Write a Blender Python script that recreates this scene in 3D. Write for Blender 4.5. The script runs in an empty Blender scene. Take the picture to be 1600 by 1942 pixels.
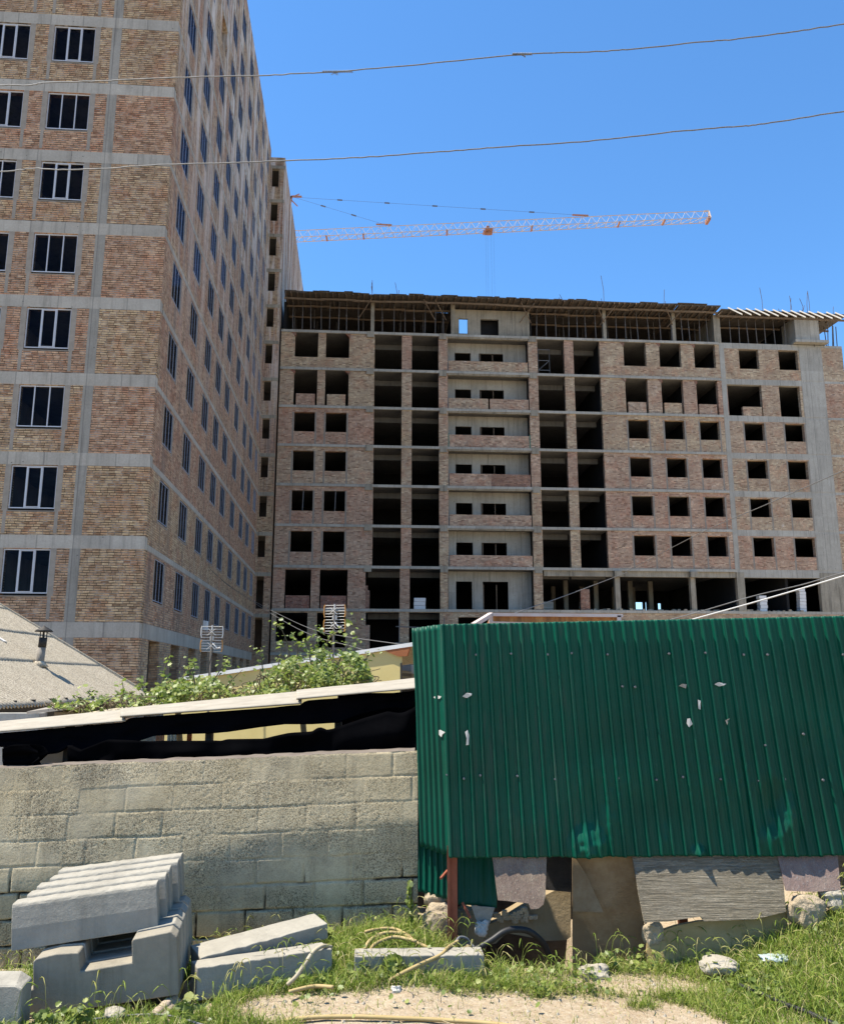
import bpy, math, random
import numpy as np
from mathutils import Vector, Matrix
random.seed(7); RNG = np.random.default_rng(11)
R = math.radians
scene = bpy.context.scene
COL = scene.collection

# ------------------------------------------------------------------ camera model (metres; camera stands at the origin, 1.6 m up)
FPX = 1605.0; TH = math.atan(.2); CT, ST = math.cos(TH), math.sin(TH); EYE = 1.6
def ray(u, v):
    x = (u-800)/FPX; y = (971-v)/FPX
    return Vector((x, CT-y*ST, ST+y*CT))
def P(u, v, Y):
    r = ray(u, v); k = Y/r.y
    return Vector((r.x*k, Y, EYE+r.z*k))
def sstep(a, b, t):
    t = np.clip((t-a)/(b-a), 0, 1); return t*t*(3-2*t)

# ------------------------------------------------------------------ node helper
class NT:
    def __init__(s, name):
        s.m = bpy.data.materials.new(name); s.m.use_nodes = True
        s.t = s.m.node_tree; s.n = s.t.nodes; s.n.clear()
        s.out = s.n.new('ShaderNodeOutputMaterial')
    def new(s, typ, **kw):
        x = s.n.new(typ)
        for k, v in kw.items(): setattr(x, k, v)
        return x
    def link(s, a, b): s.t.links.new(a, b)
    def put(s, sock, v):
        if v is None: return
        if hasattr(v, 'is_output'): s.link(v, sock)
        elif isinstance(v, (tuple, list)) and len(v) == 3 and sock.type == 'RGBA': sock.default_value = (*v, 1)
        else: sock.default_value = v
    def math(s, op, a, b=None, c=None, clamp=False):
        x = s.new('ShaderNodeMath', operation=op, use_clamp=clamp)
        s.put(x.inputs[0], a); s.put(x.inputs[1], b)
        if c is not None: s.put(x.inputs[2], c)
        return x.outputs[0]
    def coord(s, kind='Object'): return s.new('ShaderNodeTexCoord').outputs[kind]
    def sep(s, v):
        x = s.new('ShaderNodeSeparateXYZ'); s.link(v, x.inputs[0]); return x.outputs
    def comb(s, x, y, z):
        c = s.new('ShaderNodeCombineXYZ')
        for i, q in enumerate((x, y, z)): s.put(c.inputs[i], q)
        return c.outputs[0]
    def scale(s, v, sc):
        m = s.new('ShaderNodeMapping'); s.link(v, m.inputs[0]); m.inputs['Scale'].default_value = sc; return m.outputs[0]
    def noise(s, vec, sc, detail=4, rough=.6, out=0):
        x = s.new('ShaderNodeTexNoise'); s.link(vec, x.inputs['Vector']); x.inputs['Scale'].default_value = sc
        x.inputs['Detail'].default_value = detail; x.inputs['Roughness'].default_value = rough; return x.outputs[out]
    def voro(s, vec, sc, feature='F1'):
        x = s.new('ShaderNodeTexVoronoi', feature=feature); s.link(vec, x.inputs['Vector']); x.inputs['Scale'].default_value = sc; return x.outputs[0]
    def ramp(s, f, stops, interp='LINEAR'):
        x = s.new('ShaderNodeValToRGB'); x.color_ramp.interpolation = interp; e = x.color_ramp.elements
        while len(e) < len(stops): e.new(.5)
        for q, (p, c) in zip(e, stops):
            q.position = p; q.color = (c, c, c, 1) if not isinstance(c, (tuple, list)) else (*c, 1)
        s.link(f, x.inputs[0]); return x.outputs[0]
    def mix(s, f, a, b, mode='MIX'):
        x = s.new('ShaderNodeMix', data_type='RGBA', blend_type=mode)
        s.put(x.inputs[0], f); s.put(x.inputs[6], a); s.put(x.inputs[7], b); return x.outputs[2]
    def bump(s, h, strength=.5, dist=.01):
        x = s.new('ShaderNodeBump'); s.link(h, x.inputs['Height']); x.inputs['Strength'].default_value = strength
        x.inputs['Distance'].default_value = dist; return x.outputs[0]
    def rnd(s): return s.new('ShaderNodeObjectInfo').outputs['Random']
    def bsdf(s, col, rough=.85, metal=0, normal=None, spec=.3, **kw):
        x = s.new('ShaderNodeBsdfPrincipled'); s.put(x.inputs['Base Color'], col); s.put(x.inputs['Roughness'], rough)
        s.put(x.inputs['Metallic'], metal); x.inputs['Specular IOR Level'].default_value = spec
        if normal is not None: s.link(normal, x.inputs['Normal'])
        for k, v in kw.items(): s.put(x.inputs[k], v)
        return x.outputs[0]
    def done(s, sh): s.link(sh, s.out.inputs[0]); return s.m

def simple(name, c1, c2=None, sc=8, rough=.8, metal=0, bump=0, bsc=60, spec=.3, bd=.004):
    t = NT(name); o = t.coord()
    col = c1 if c2 is None else t.mix(t.ramp(t.noise(o, sc, 6, .65), [(.3, 0), (.7, 1)]), c1, c2)
    nm = t.bump(t.noise(o, bsc, 5, .7), bump, bd) if bump else None
    return t.done(t.bsdf(col, rough, metal, nm, spec))

def brick_mat(name, tones, bw=.27, bh=.088, joint=(.11, .09, .07), white=0., pale=0., mw=.12):
    t = NT(name); o = t.coord(); X, Y, Z = t.sep(o)
    u = t.math('ADD', X, Y)
    wob = t.math('MULTIPLY', t.math('SUBTRACT', t.noise(o, 1.3, 2), .5), .05)
    zz = t.math('ADD', t.math('DIVIDE', t.math('ADD', Z, wob), bh), 100.0)
    row = t.math('FLOOR', zz)
    rn = t.new('ShaderNodeTexWhiteNoise', noise_dimensions='1D'); t.link(row, rn.inputs['W'])
    uu = t.math('ADD', t.math('DIVIDE', u, bw), t.math('MULTIPLY', rn.outputs[0], 3.0))
    cl = t.math('FLOOR', uu)
    wn = t.new('ShaderNodeTexWhiteNoise', noise_dimensions='3D'); t.link(t.comb(cl, row, t.rnd()), wn.inputs['Vector'])
    n = len(tones)
    brick = t.ramp(wn.outputs[0], [(i/(n-1), c) for i, c in enumerate(tones)])
    big = t.noise(o, .35, 3)
    brick = t.mix(t.math('MULTIPLY', t.ramp(t.noise(o, .5, 4, .7), [(.42, 0), (.62, 1)]), .45), brick, (.33, .19, .13))
    brick = t.mix(.55, brick, t.ramp(t.noise(o, 14, 4, .7), [(.25, .62), (.75, 1.05)]), 'MULTIPLY')
    # storey to storey change of brick batch
    brick = t.mix(1.0, brick, t.ramp(t.rnd(), [(0, (1.0, .82, .75)), (.35, (1.0, .90, .83)), (.6, (1.0, .97, .86)), (1, (1.03, .99, .84))]), 'MULTIPLY')
    brick = t.mix(t.math('MULTIPLY', t.ramp(t.noise(o, .8, 3, .6), [(.52, 0), (.60, 1)]), .5), brick, t.mix(1.0, brick, (1.0, .72, .64), 'MULTIPLY'))
    brick = t.mix(.85, brick, t.ramp(t.noise(o, 5.5, 5, .85), [(.30, .55), (.50, 1.0), (.68, 1.35)]), 'MULTIPLY')
    fx = t.math('FRACT', uu); fz = t.math('FRACT', zz)
    mx = t.math('MINIMUM', fx, t.math('SUBTRACT', 1.0, fx)); mz = t.math('MINIMUM', fz, t.math('SUBTRACT', 1.0, fz))
    mort = t.math('MAXIMUM', t.math('LESS_THAN', mx, .035), t.math('LESS_THAN', mz, mw))
    jn = t.mix(t.ramp(t.noise(o, 3.0, 4), [(.45, 0), (.62, 1)]), joint, (.30, .265, .22))
    col = t.mix(mort, brick, jn)
    # mortar smears and lime bloom, patches with shapes of their own
    if white: 
        col = t.mix(t.math('MULTIPLY', t.ramp(t.noise(o, 2.2, 7, .75), [(.58, 0), (.70, 1)]), white), col, (.62, .58, .52))
    if pale:
        st = t.noise(t.scale(o, (.7, .55, .06)), 1.6, 6, .72)
        hi = t.math('MULTIPLY', t.ramp(t.math('DIVIDE', Z, 50.0), [(.30, 0), (.75, 1)]), pale)
        col = t.mix(t.math('MULTIPLY', t.ramp(st, [(.47, 0), (.57, 1)]), hi), col, (.60, .555, .51))
        st2 = t.noise(t.scale(o, (.9, .7, .05)), 2.4, 5, .7)
        col = t.mix(t.math('MULTIPLY', t.ramp(st2, [(.52, 0), (.64, 1)]), .6), col, (.13, .11, .095))
    dirt = t.ramp(t.noise(t.scale(o, (1, 1, .35)), .8, 5, .7), [(.3, .68), (.6, 1.05)])
    col = t.mix(.6, col, dirt, 'MULTIPLY')
    h = t.math('SUBTRACT', t.math('MULTIPLY', wn.outputs[0], .35), mort)
    return t.done(t.bsdf(col, .92, 0, t.bump(h, .7, .012), .15))

def concrete_mat(name, c1, c2, stain=.5, joints=True, bump=.25):
    t = NT(name); o = t.coord(); X, Y, Z = t.sep(o)
    col = t.mix(t.ramp(t.noise(o, .9, 6, .7), [(.3, 0), (.7, 1)]), c1, c2)
    col = t.mix(.5, col, t.ramp(t.noise(o, 12, 5, .75), [(.25, .6), (.65, 1)]), 'MULTIPLY')
    dr = t.noise(t.scale(o, (3.5, 3.5, .25)), 1.2, 5, .7)
    col = t.mix(t.math('MULTIPLY', t.ramp(dr, [(.50, 0), (.70, 1)]), stain), col, tuple(q*.38 for q in c1))
    if joints:
        f = t.math('FRACT', t.math('DIVIDE', t.math('ADD', X, Y), 1.37))
        wn = t.new('ShaderNodeTexWhiteNoise', noise_dimensions='2D')
        t.link(t.comb(t.math('FLOOR', t.math('DIVIDE', t.math('ADD', X, Y), 1.37)), t.math('FLOOR', t.math('DIVIDE', Z, 3.3)), 0.), wn.inputs['Vector'])
        col = t.mix(.6, col, t.ramp(wn.outputs[0], [(0, .72), (1, 1.0)]), 'MULTIPLY')
        col = t.mix(t.math('MULTIPLY', t.math('LESS_THAN', f, .03), .45), col, (.09, .085, .08))
        holes = t.ramp(t.voro(t.scale(o, (2.2, 2.2, 3.0)), 1.0), [(.05, 1), (.075, 0)])
        col = t.mix(t.math('MULTIPLY', holes, .7), col, (.05, .05, .05))
    nm = t.bump(t.noise(o, 25, 5, .75), bump, .01)
    return t.done(t.bsdf(col, .88, 0, nm, .2))

TAN = [(.23, .15, .098), (.41, .285, .19), (.53, .395, .26), (.45, .32, .215), (.60, .465, .315), (.32, .205, .135), (.55, .41, .28)]
PINK = [(.26, .185, .13), (.50, .385, .28), (.61, .49, .365), (.44, .325, .235), (.69, .57, .43), (.33, .215, .15)]
M = {}
M['brick_tower'] = brick_mat('tan_brick', TAN, .27, .098, (.075, .058, .042), mw=.16)
M['brick_side'] = brick_mat('weathered_brick', TAN, .27, .098, (.17, .14, .11), .25, .9)
M['brick_main'] = brick_mat('rough_brick', PINK, .30, .105, (.27, .23, .185), .6)
M['brick_red'] = brick_mat('red_brick', [(.16, .075, .055), (.30, .15, .11), (.36, .21, .155), (.24, .12, .09)], .30, .105, (.2, .17, .15), .8)
M['concrete'] = concrete_mat('cast_concrete', (.345, .32, .272), (.45, .42, .362))
M['concrete_column'] = concrete_mat('stained_column_concrete', (.25, .235, .20), (.34, .32, .28), .6)
M['concrete_main'] = concrete_mat('weathered_concrete', (.27, .24, .185), (.40, .36, .285), .7)
M['concrete_pale'] = concrete_mat('pale_concrete', (.36, .34, .29), (.47, .445, .385), .45)
M['concrete_dark'] = concrete_mat('rough_interior_concrete', (.13, .127, .12), (.18, .175, .165), .5, False)
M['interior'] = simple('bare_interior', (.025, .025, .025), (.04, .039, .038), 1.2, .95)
M['deep'] = simple('shade_dark_room_wall', (.009, .009, .010), (.016, .016, .016), 1.2, .95)  # near-black colour stands in for the shade of the deep rooms
M['plaster'] = simple('grey_plaster', (.20, .178, .148), (.285, .255, .215), 2.5, .9, 0, .2, 40)
M['frame_white'] = simple('window_frame_white', (.38, .40, .43), (.44, .45, .48), 5, .35, 0, 0, 0, .5)
M['timber'] = simple('formwork_timber', (.12, .085, .06), (.22, .165, .115), 3, .85, 0, .3, 30)
M['timber_pale'] = simple('fresh_timber', (.58, .54, .46), (.68, .63, .55), 4, .8)
M['timber_dark'] = simple('formwork_sheet', (.07, .06, .052), (.13, .11, .09), 1.5, .8)
M['steel_prop'] = simple('prop_steel', (.09, .085, .08), (.15, .13, .115), 2, .6, .3)
M['rebar'] = simple('rebar_steel', (.10, .07, .055), (.16, .11, .08), 5, .7, .4)
M['crane'] = simple('crane_paint', (.47, .32, .22), (.52, .44, .36), .35, .6)
M['crane_red'] = simple('crane_orange', (.36, .15, .08), (.32, .16, .11), 2, .7)
M['crane_wire'] = simple('crane_rope', (.10, .11, .14), None)
M['white_block'] = simple('white_foam_block', (.56, .56, .55), (.66, .66, .64), 4, .8)
M['alu_wire'] = simple('aluminium_wire', (.10, .105, .11), (.17, .17, .17), 20, .6, .1)
M['frame_side'] = simple('window_frame_shaded', (.20, .23, .30), (.26, .29, .35), 5, .4, 0, 0, 0, .4)  # same white frames, the shade of the side wall mixed into the colour
M['grey_cable'] = simple('grey_cable', (.10, .10, .10), (.15, .15, .15), 3, .6)
M['white_cable'] = simple('white_cable', (.50, .49, .46), None, 1, .5)

def glass_mat():
    t = NT('window_glass'); g = t.new('ShaderNodeBsdfGlossy'); g.inputs[0].default_value = (.09, .12, .18, 1); g.inputs[1].default_value = .06
    tr = t.new('ShaderNodeBsdfTransparent'); tr.inputs[0].default_value = (.75, .8, .84, 1)
    fr = t.new('ShaderNodeFresnel'); fr.inputs[0].default_value = 1.45
    mx = t.new('ShaderNodeMixShader'); t.link(fr.outputs[0], mx.inputs[0]); t.link(tr.outputs[0], mx.inputs[1]); t.link(g.outputs[0], mx.inputs[2])
    return t.done(mx.outputs[0])
M['glass'] = glass_mat()

# ------------------------------------------------------------------ objects
def props(o, label=None, cat=None, group=None, kind=None):
    if label: o['label'] = label
    if cat: o['category'] = cat
    if group: o['group'] = group
    if kind: o['kind'] = kind
    return o
def thing(name, label, cat, loc=(0, 0, 0), rz=0, group=None):
    o = bpy.data.objects.new(name, None); COL.objects.link(o); o.location = loc; o.rotation_euler = (0, 0, rz); o.empty_display_size = .2
    return props(o, label, cat, group)
def wm(o):                       # world matrix without waiting for the depsgraph
    m = Matrix.LocRotScale(o.location, o.rotation_euler, o.scale)
    return wm(o.parent) @ m if o.parent else m
class MB:
    """collects faces; build() links them as one mesh object"""
    def __init__(s): s.v = []; s.f = []; s.mi = []
    def face(s, pts, mi=0):
        n = len(s.v); s.v += [tuple(p) for p in pts]; s.f.append(tuple(range(n, n+len(pts)))); s.mi.append(mi)
    def box(s, x0, x1, y0, y1, z0, z1, mi=0):
        n = len(s.v)
        s.v += [(x0,y0,z0),(x1,y0,z0),(x1,y1,z0),(x0,y1,z0),(x0,y0,z1),(x1,y0,z1),(x1,y1,z1),(x0,y1,z1)]
        for q in ((0,3,2,1),(4,5,6,7),(0,1,5,4),(1,2,6,5),(2,3,7,6),(3,0,4,7)): s.f.append(tuple(n+i for i in q)); s.mi.append(mi)
    def prism(s, front, back, mi=0):    # two matching outlines
        n = len(s.v); k = len(front); s.v += [tuple(p) for p in front]+[tuple(p) for p in back]
        s.f.append(tuple(range(n, n+k))); s.mi.append(mi)
        s.f.append(tuple(range(n+2*k-1, n+k-1, -1))); s.mi.append(mi)
        for i in range(k):
            j = (i+1) % k; s.f.append((n+j, n+i, n+k+i, n+k+j)); s.mi.append(mi)
    def beam(s, a, b, w, h=None, mi=0):  # square bar between two points
        a, b = Vector(a), Vector(b); h = h or w; d = (b-a).normalized()
        up = Vector((0, 0, 1)) if abs(d.z) < .95 else Vector((0, 1, 0))
        x = d.cross(up).normalized()*(w/2); y = x.cross(d).normalized()*(h/2)
        s.prism([a-x-y, a+x-y, a+x+y, a-x+y], [b-x-y, b+x-y, b+x+y, b-x+y], mi)
    def tube(s, pts, r, n=8, cap=True, mi=0):
        pts = [Vector(p) for p in pts]; rr = r if hasattr(r, '__len__') else [r]*len(pts); base = len(s.v); up = None
        for i, p in enumerate(pts):
            d = (pts[min(i+1, len(pts)-1)]-pts[max(i-1, 0)]).normalized()
            if up is None: up = Vector((0, 0, 1)) if abs(d.z) < .9 else Vector((1, 0, 0))
            x = d.cross(up).normalized(); y = x.cross(d).normalized(); up = y
            for k in range(n):
                a = 2*math.pi*k/n; s.v.append(tuple(p+(x*math.cos(a)+y*math.sin(a))*rr[i]))
        for i in range(len(pts)-1):
            for k in range(n):
                a = base+i*n+k; b = base+i*n+(k+1) % n; s.f.append((a, b, b+n, a+n)); s.mi.append(mi)
        if cap:
            s.f.append(tuple(base+k for k in range(n))[::-1]); s.mi.append(mi)
            e = base+(len(pts)-1)*n; s.f.append(tuple(e+k for k in range(n))); s.mi.append(mi)
    def build(s, name, mat, parent=None, smooth=False, world=False, bevel=0, loc=None, recalc=False):
        me = bpy.data.meshes.new(name); vs = s.v
        if world and parent is not None:
            inv = wm(parent).inverted(); vs = [tuple(inv @ Vector(p)) for p in vs]
        me.from_pydata(vs, [], s.f)
        for m in (mat if isinstance(mat, (list, tuple)) else [mat]): me.materials.append(m)
        me.polygons.foreach_set('material_index', s.mi)
        if smooth: me.polygons.foreach_set('use_smooth', [True]*len(s.f))
        if recalc or bevel:
            import bmesh
            bm = bmesh.new(); bm.from_mesh(me); bmesh.ops.remove_doubles(bm, verts=bm.verts, dist=1e-5)
            bmesh.ops.recalc_face_normals(bm, faces=bm.faces); bm.to_mesh(me); bm.free()
        me.update()
        o = bpy.data.objects.new(name, me); COL.objects.link(o)
        if parent is not None: o.parent = parent
        if loc is not None: o.location = loc
        if bevel:
            b = o.modifiers.new('bevel', 'BEVEL'); b.width = bevel; b.segments = 2; b.limit_method = 'ANGLE'
        return o
def grid_mesh(name, X, Y, Z, mat, parent=None, smooth=True, mats=None):
    h, w = X.shape; me = bpy.data.meshes.new(name)
    co = np.stack([X, Y, Z], -1).reshape(-1, 3).astype(np.float32)
    if parent is not None:
        inv = np.array(wm(parent).inverted()); co = (co @ inv[:3, :3].T + inv[:3, 3]).astype(np.float32)
    idx = np.arange(h*w).reshape(h, w)
    q = np.stack([idx[:-1, :-1], idx[:-1, 1:], idx[1:, 1:], idx[1:, :-1]], -1).reshape(-1, 4)
    fast_mesh(me, co, q); me.materials.append(mat)
    if smooth: me.polygons.foreach_set('use_smooth', np.ones(len(q), dtype=bool))
    me.update(); o = bpy.data.objects.new(name, me); COL.objects.link(o)
    if parent is not None: o.parent = parent
    return o
def fast_mesh(me, co, faces):
    n, k = faces.shape
    me.vertices.add(len(co)); me.vertices.foreach_set('co', co.ravel())
    me.loops.add(n*k); me.loops.foreach_set('vertex_index', faces.ravel().astype(np.int32))
    me.polygons.add(n); me.polygons.foreach_set('loop_start', np.arange(0, n*k, k, dtype=np.int32)); me.update(calc_edges=True)
def catmull(pts, n=8):
    p = [Vector(q) for q in pts]; p = [p[0]*2-p[1]]+p+[p[-1]*2-p[-2]]; out = []
    for i in range(1, len(p)-2):
        for k in range(n):
            t = k/n; a, b, c, d = p[i-1:i+3]
            out.append(.5*((2*b)+(c-a)*t+(2*a-5*b+4*c-d)*t*t+(3*b-a-3*c+d)*t**3))
    return out+[p[-2]]
def vnoise(x, y, seed=0):
    """smooth value noise on arrays"""
    def hsh(i, j):
        n = (i*374761393+j*668265263+seed*974711) & 0xffffffff; n = ((n ^ (n >> 13))*1274126177) & 0xffffffff
        return ((n ^ (n >> 16)) & 0xffff)/65535.0
    x = np.asarray(x, float); y = np.asarray(y, float); i = np.floor(x).astype(np.int64); j = np.floor(y).astype(np.int64); fx = x-i; fy = y-j
    fx = fx*fx*(3-2*fx); fy = fy*fy*(3-2*fy)
    return (hsh(i, j)*(1-fx)+hsh(i+1, j)*fx)*(1-fy)+(hsh(i, j+1)*(1-fx)+hsh(i+1, j+1)*fx)*fy
def fbm(x, y, seed=0, o=4): return sum(vnoise(np.asarray(x)*2**k, np.asarray(y)*2**k, seed+k)*.5**(k+1) for k in range(o))

def holed(mb, ax, u0, u1, z0, z1, holes, d0, d1, mi=0, flip=False):
    """wall slab with rectangular openings. ax='x': runs along x, depth along y; ax='y': runs along y, depth along x"""
    us = sorted({u0, u1, *[min(max(h[i], u0), u1) for h in holes for i in (0, 1)]}); zs = sorted({z0, z1, *[min(max(h[i], z0), z1) for h in holes for i in (2, 3)]})
    def solid(i, j):
        if i < 0 or j < 0 or i >= len(us)-1 or j >= len(zs)-1: return False
        cu = (us[i]+us[i+1])/2; cz = (zs[j]+zs[j+1])/2
        return not any(h[0] < cu < h[1] and h[2] < cz < h[3] for h in holes)
    pt = (lambda u, d, z: (u, d, z)) if ax == 'x' else (lambda u, d, z: (d, u, z))
    for i in range(len(us)-1):
        for j in range(len(zs)-1):
            if not solid(i, j): continue
            a, b, c, d = us[i], us[i+1], zs[j], zs[j+1]
            mb.face([pt(a, d0, c), pt(b, d0, c), pt(b, d0, d), pt(a, d0, d)], mi)
            mb.face([pt(b, d1, c), pt(a, d1, c), pt(a, d1, d), pt(b, d1, d)], mi)
            if not solid(i-1, j): mb.face([pt(a, d1, c), pt(a, d0, c), pt(a, d0, d), pt(a, d1, d)], mi)
            if not solid(i+1, j): mb.face([pt(b, d0, c), pt(b, d1, c), pt(b, d1, d), pt(b, d0, d)], mi)
            if not solid(i, j-1): mb.face([pt(a, d1, c), pt(b, d1, c), pt(b, d0, c), pt(a, d0, c)], mi)
            if not solid(i, j+1): mb.face([pt(a, d0, d), pt(b, d0, d), pt(b, d1, d), pt(a, d1, d)], mi)

ROT = math.atan(.075); BASE = -1.0
# ================================================================== tower (left), rotated a little so its long side runs away from the camera
def part(name, mb, mat, root, bevel=0, smooth=False, split=True):
    z0 = root.location.z; mb.v = [(x, y, z-z0) for x, y, z in mb.v]
    if split:                                   # every loose piece becomes a part of its own
        par = {}; key = [tuple(round(c, 3) for c in p) for p in mb.v]
        def find(a):
            while par.setdefault(a, a) != a: par[a] = par[par[a]]; a = par[a]
            return a
        for f in mb.f:
            for i in f[1:]: par[find(key[i])] = find(key[f[0]])
        grp = {}
        for f, mi in zip(mb.f, mb.mi): grp.setdefault(find(key[f[0]]), []).append((f, mi))
        if 1 < len(grp) <= 60:
            for fs in grp.values():
                q = MB()
                for f, mi in fs: q.face([mb.v[i] for i in f], mi)
                o = part.last = part(name, _shift(q, z0), mat, root, bevel, smooth, False)
            return o
    return mb.build(name, mat, root, bevel=bevel, smooth=smooth)
def _shift(q, z0): q.v = [(x, y, z+z0) for x, y, z in q.v]; return q
tower = thing('apartment_tower', 'tall tan brick apartment tower with concrete bands and three-light windows', 'building', (-10.68, 32.3, BASE), ROT)
LX, LY = -16.0, 34.7
BB = [3.21]+[6.59+3.286*k for k in range(13)]          # undersides of the ring beams
BH = [.57]+[.51]*13
ROOFZ = BB[-1]+1.5
FW = [(-5.28, -3.53), (-8.03, -6.28), (-10.85, -9.10), (-13.6, -11.85)]
SW = [(1.72, 3.42), (5.75, 7.45), (9.75, 11.45), (13.25, 14.95), (16.6, 18.4), (20.7, 22.4), (24.8, 26.5), (28.25, 29.95), (31.85, 33.5)]
CL = (-2.83, -2.42)
lev = [BASE]+[b+h for b, h in zip(BB, BH)]
for k in range(14):
    z0 = lev[k]; z1 = BB[k]
    mb = MB()
    if k == 0:
        hf = [(*CL, z0-1, z1+1), (-7.2, -5.2, -1, 2.2)]
        hs = [(a-.2, b-.1, -.6, z1-.03) for a, b in SW]
    else:
        hf = [(a, b, z1-1.86, z1-.02) for a, b in FW]+[(*CL, z0-1, z1+1)]
        hs = [(a, b, z1-1.86, z1-.10) for a, b in SW]
    holed(mb, 'x', LX, 0, z0, z1, hf, 0, .38)
    part('brick_wall', mb, M['brick_tower'], tower)
    mb = MB(); holed(mb, 'y', .38, LY, z0, z1, hs, 0, -.38)
    mb.box(LX, LX+.3, .38, LY, z0, z1); mb.box(LX+.3, -.38, LY-.3, LY, z0, z1)
    part('brick_side_wall', mb, M['brick_side'], tower)
    mb = MB(); mb.box(CL[0]+.002, CL[1]-.002, -.004, .4, z0, z1); part('concrete_column', mb, M['concrete_column'], tower)
    zt = z1+BH[k]
    mb = MB(); mb.box(LX, -.02, -.006, .4, z1, zt)
    if k == 0: mb.box(-.4, .006, .4, LY, z1, zt)
    else: mb.box(-.4, .005, .4, LY, z1+.02, z1+.24)
    part('ring_beam', mb, M['concrete'] if k < 14 else M['plaster'], tower)
    if k:
        mb = MB(); mb.box(-.4, 0, .4, LY, z1+.24, zt); part('brick_course', mb, M['brick_side'], tower)
        mb = MB(); mb.box(-.4, 0, .4, LY, z1, z1+.02); part('brick_joint', mb, M['plaster'], tower)
    mb = MB(); mb.box(LX+.3, -.4, .4, LY-.3, zt-.25, zt-.02)
    for q in range(1, 9): mb.box(LX+.3, -.4, q*4.0+.0, q*4.0+.12, z0+.0, zt-.26) if q % 2 == 0 else mb.box(-6.4, -6.28, (q-1)*4.0+.4, q*4.0+3.9, z0, zt-.26)
    part('floor_slab', mb, M['concrete_dark'], tower)
mb = MB(); holed(mb, 'x', LX, 0, lev[14], ROOFZ, [], 0, .38); holed(mb, 'y', .38, LY, lev[14], ROOFZ, [], 0, -.38); part('parapet', mb, M['brick_side'], tower)
def window_proto(w, h, vent, name='window', dp=.06, mat=None):
    f = .042; mb = MB()
    mb.box(0, w, 0, dp, 0, f); mb.box(0, w, 0, dp, h-f, h); mb.box(0, f, 0, dp, f, h-f); mb.box(w-f, w, 0, dp, f, h-f)
    for q in (1, 2): mb.box(w*q/3-f/2, w*q/3+f/2, 0, dp, f, h-f)
    if vent and dp > .05:
        a, b = w/3+f/2, 2*w/3-f/2; s = .04
        mb.box(a, a+s, -.015, .05, f+.01, h-f-.01); mb.box(b-s, b, -.015, .05, f+.01, h-f-.01)
        mb.box(a+s, b-s, -.015, .05, f+.01, f+s); mb.box(a+s, b-s, -.015, .05, h-f-s, h-f-.01)
    me = mb.build(name, mat or M['frame_white']).data
    g = MB(); g.face([(f, dp*.6, f), (w-f, dp*.6, f), (w-f, dp*.6, h-f), (f, dp*.6, h-f)])
    gl = g.build('glass_pane', M['glass']).data
    for o in [o for o in COL.objects if o.data in (me, gl)]: bpy.data.objects.remove(o)
    return me, gl
WP = {(s, v): window_proto(w, 1.70, v, 'window', .06 if s == 'f' else .035, M['frame_white' if s == 'f' else 'frame_side']) for s, w in (('f', 1.75), ('s', 1.69)) for v in (0, 1)}
def surround(w, h, below, wide):
    mb = MB()
    o = [(-wide, h+.03), (-wide, -.1), (-.16, -.1), (-.16, -below), (-.03, -below), (-.03, -.12), (w+.03, -.12), (w+.03, -below), (w+.16, -below), (w+.16, -.1), (w+wide, -.1), (w+wide, h+.03), (w, h+.03), (w, -.09), (0, -.09), (0, h+.03)]
    mb.prism([(x, -.005, z) for x, z in o], [(x, .02, z) for x, z in o])
    me = mb.build('plaster_surround', M['plaster']).data
    bpy.data.objects.remove([o for o in COL.objects if o.data is me][0]); return me
SURF = surround(1.75, 1.74, .98, .22)
mb = MB()
o = [(-.13, 1.66), (-.13, -.13), (1.82, -.13), (1.82, 1.66), (1.69, 1.66), (1.69, -.09), (0, -.09), (0, 1.66)]
mb.prism([(x, -.005, z) for x, z in o], [(x, .02, z) for x, z in o])
SURS = mb.build('plaster_surround', M['plaster']).data; bpy.data.objects.remove([o for o in COL.objects if o.data is SURS][0])
def put_window(kind, x, y, z, rz, vent):
    me, gl = WP[(kind, vent)]
    w = bpy.data.objects.new('window', me); COL.objects.link(w); w.parent = tower; w.location = (x, y, z-BASE); w.rotation_euler = (0, 0, rz)
    g = bpy.data.objects.new('glass_pane', gl); COL.objects.link(g); g.parent = w
    s = bpy.data.objects.new('plaster_surround', SURF if kind == 'f' else SURS); COL.objects.link(s); s.parent = w
    s.location = (0, -.06 if kind == 'f' else -.1, 0) if False else (0, 0, 0)
    off = .05 if kind == 'f' else .02
    w.location += Vector((0, off, 0)) if kind == 'f' else Vector((-off, 0, 0))
    s.location = (0, -off, 0)
rw = random.Random(3); cand = []
for k in range(1, 14):
    for i, (a, b) in enumerate(FW):
        cand.append((0 if (i < 2 and k < 10) else 3, k, 'f', a, 0, BB[k]-1.73, 0, rw.random() < .6))
    for i, (a, b) in enumerate(SW):
        if i == 2 and k == 11: continue
        y = 32.3+a; vis = (BB[k]-2.2-EYE)/y < .915
        cand.append((1 if vis else 3, i*1.0+k*.25, 's', 0, a, BB[k]-1.81, math.pi/2, rw.random() < .4))
cand.sort(key=lambda c: (c[0], c[1]))
n = 0; rest = MB()
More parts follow.
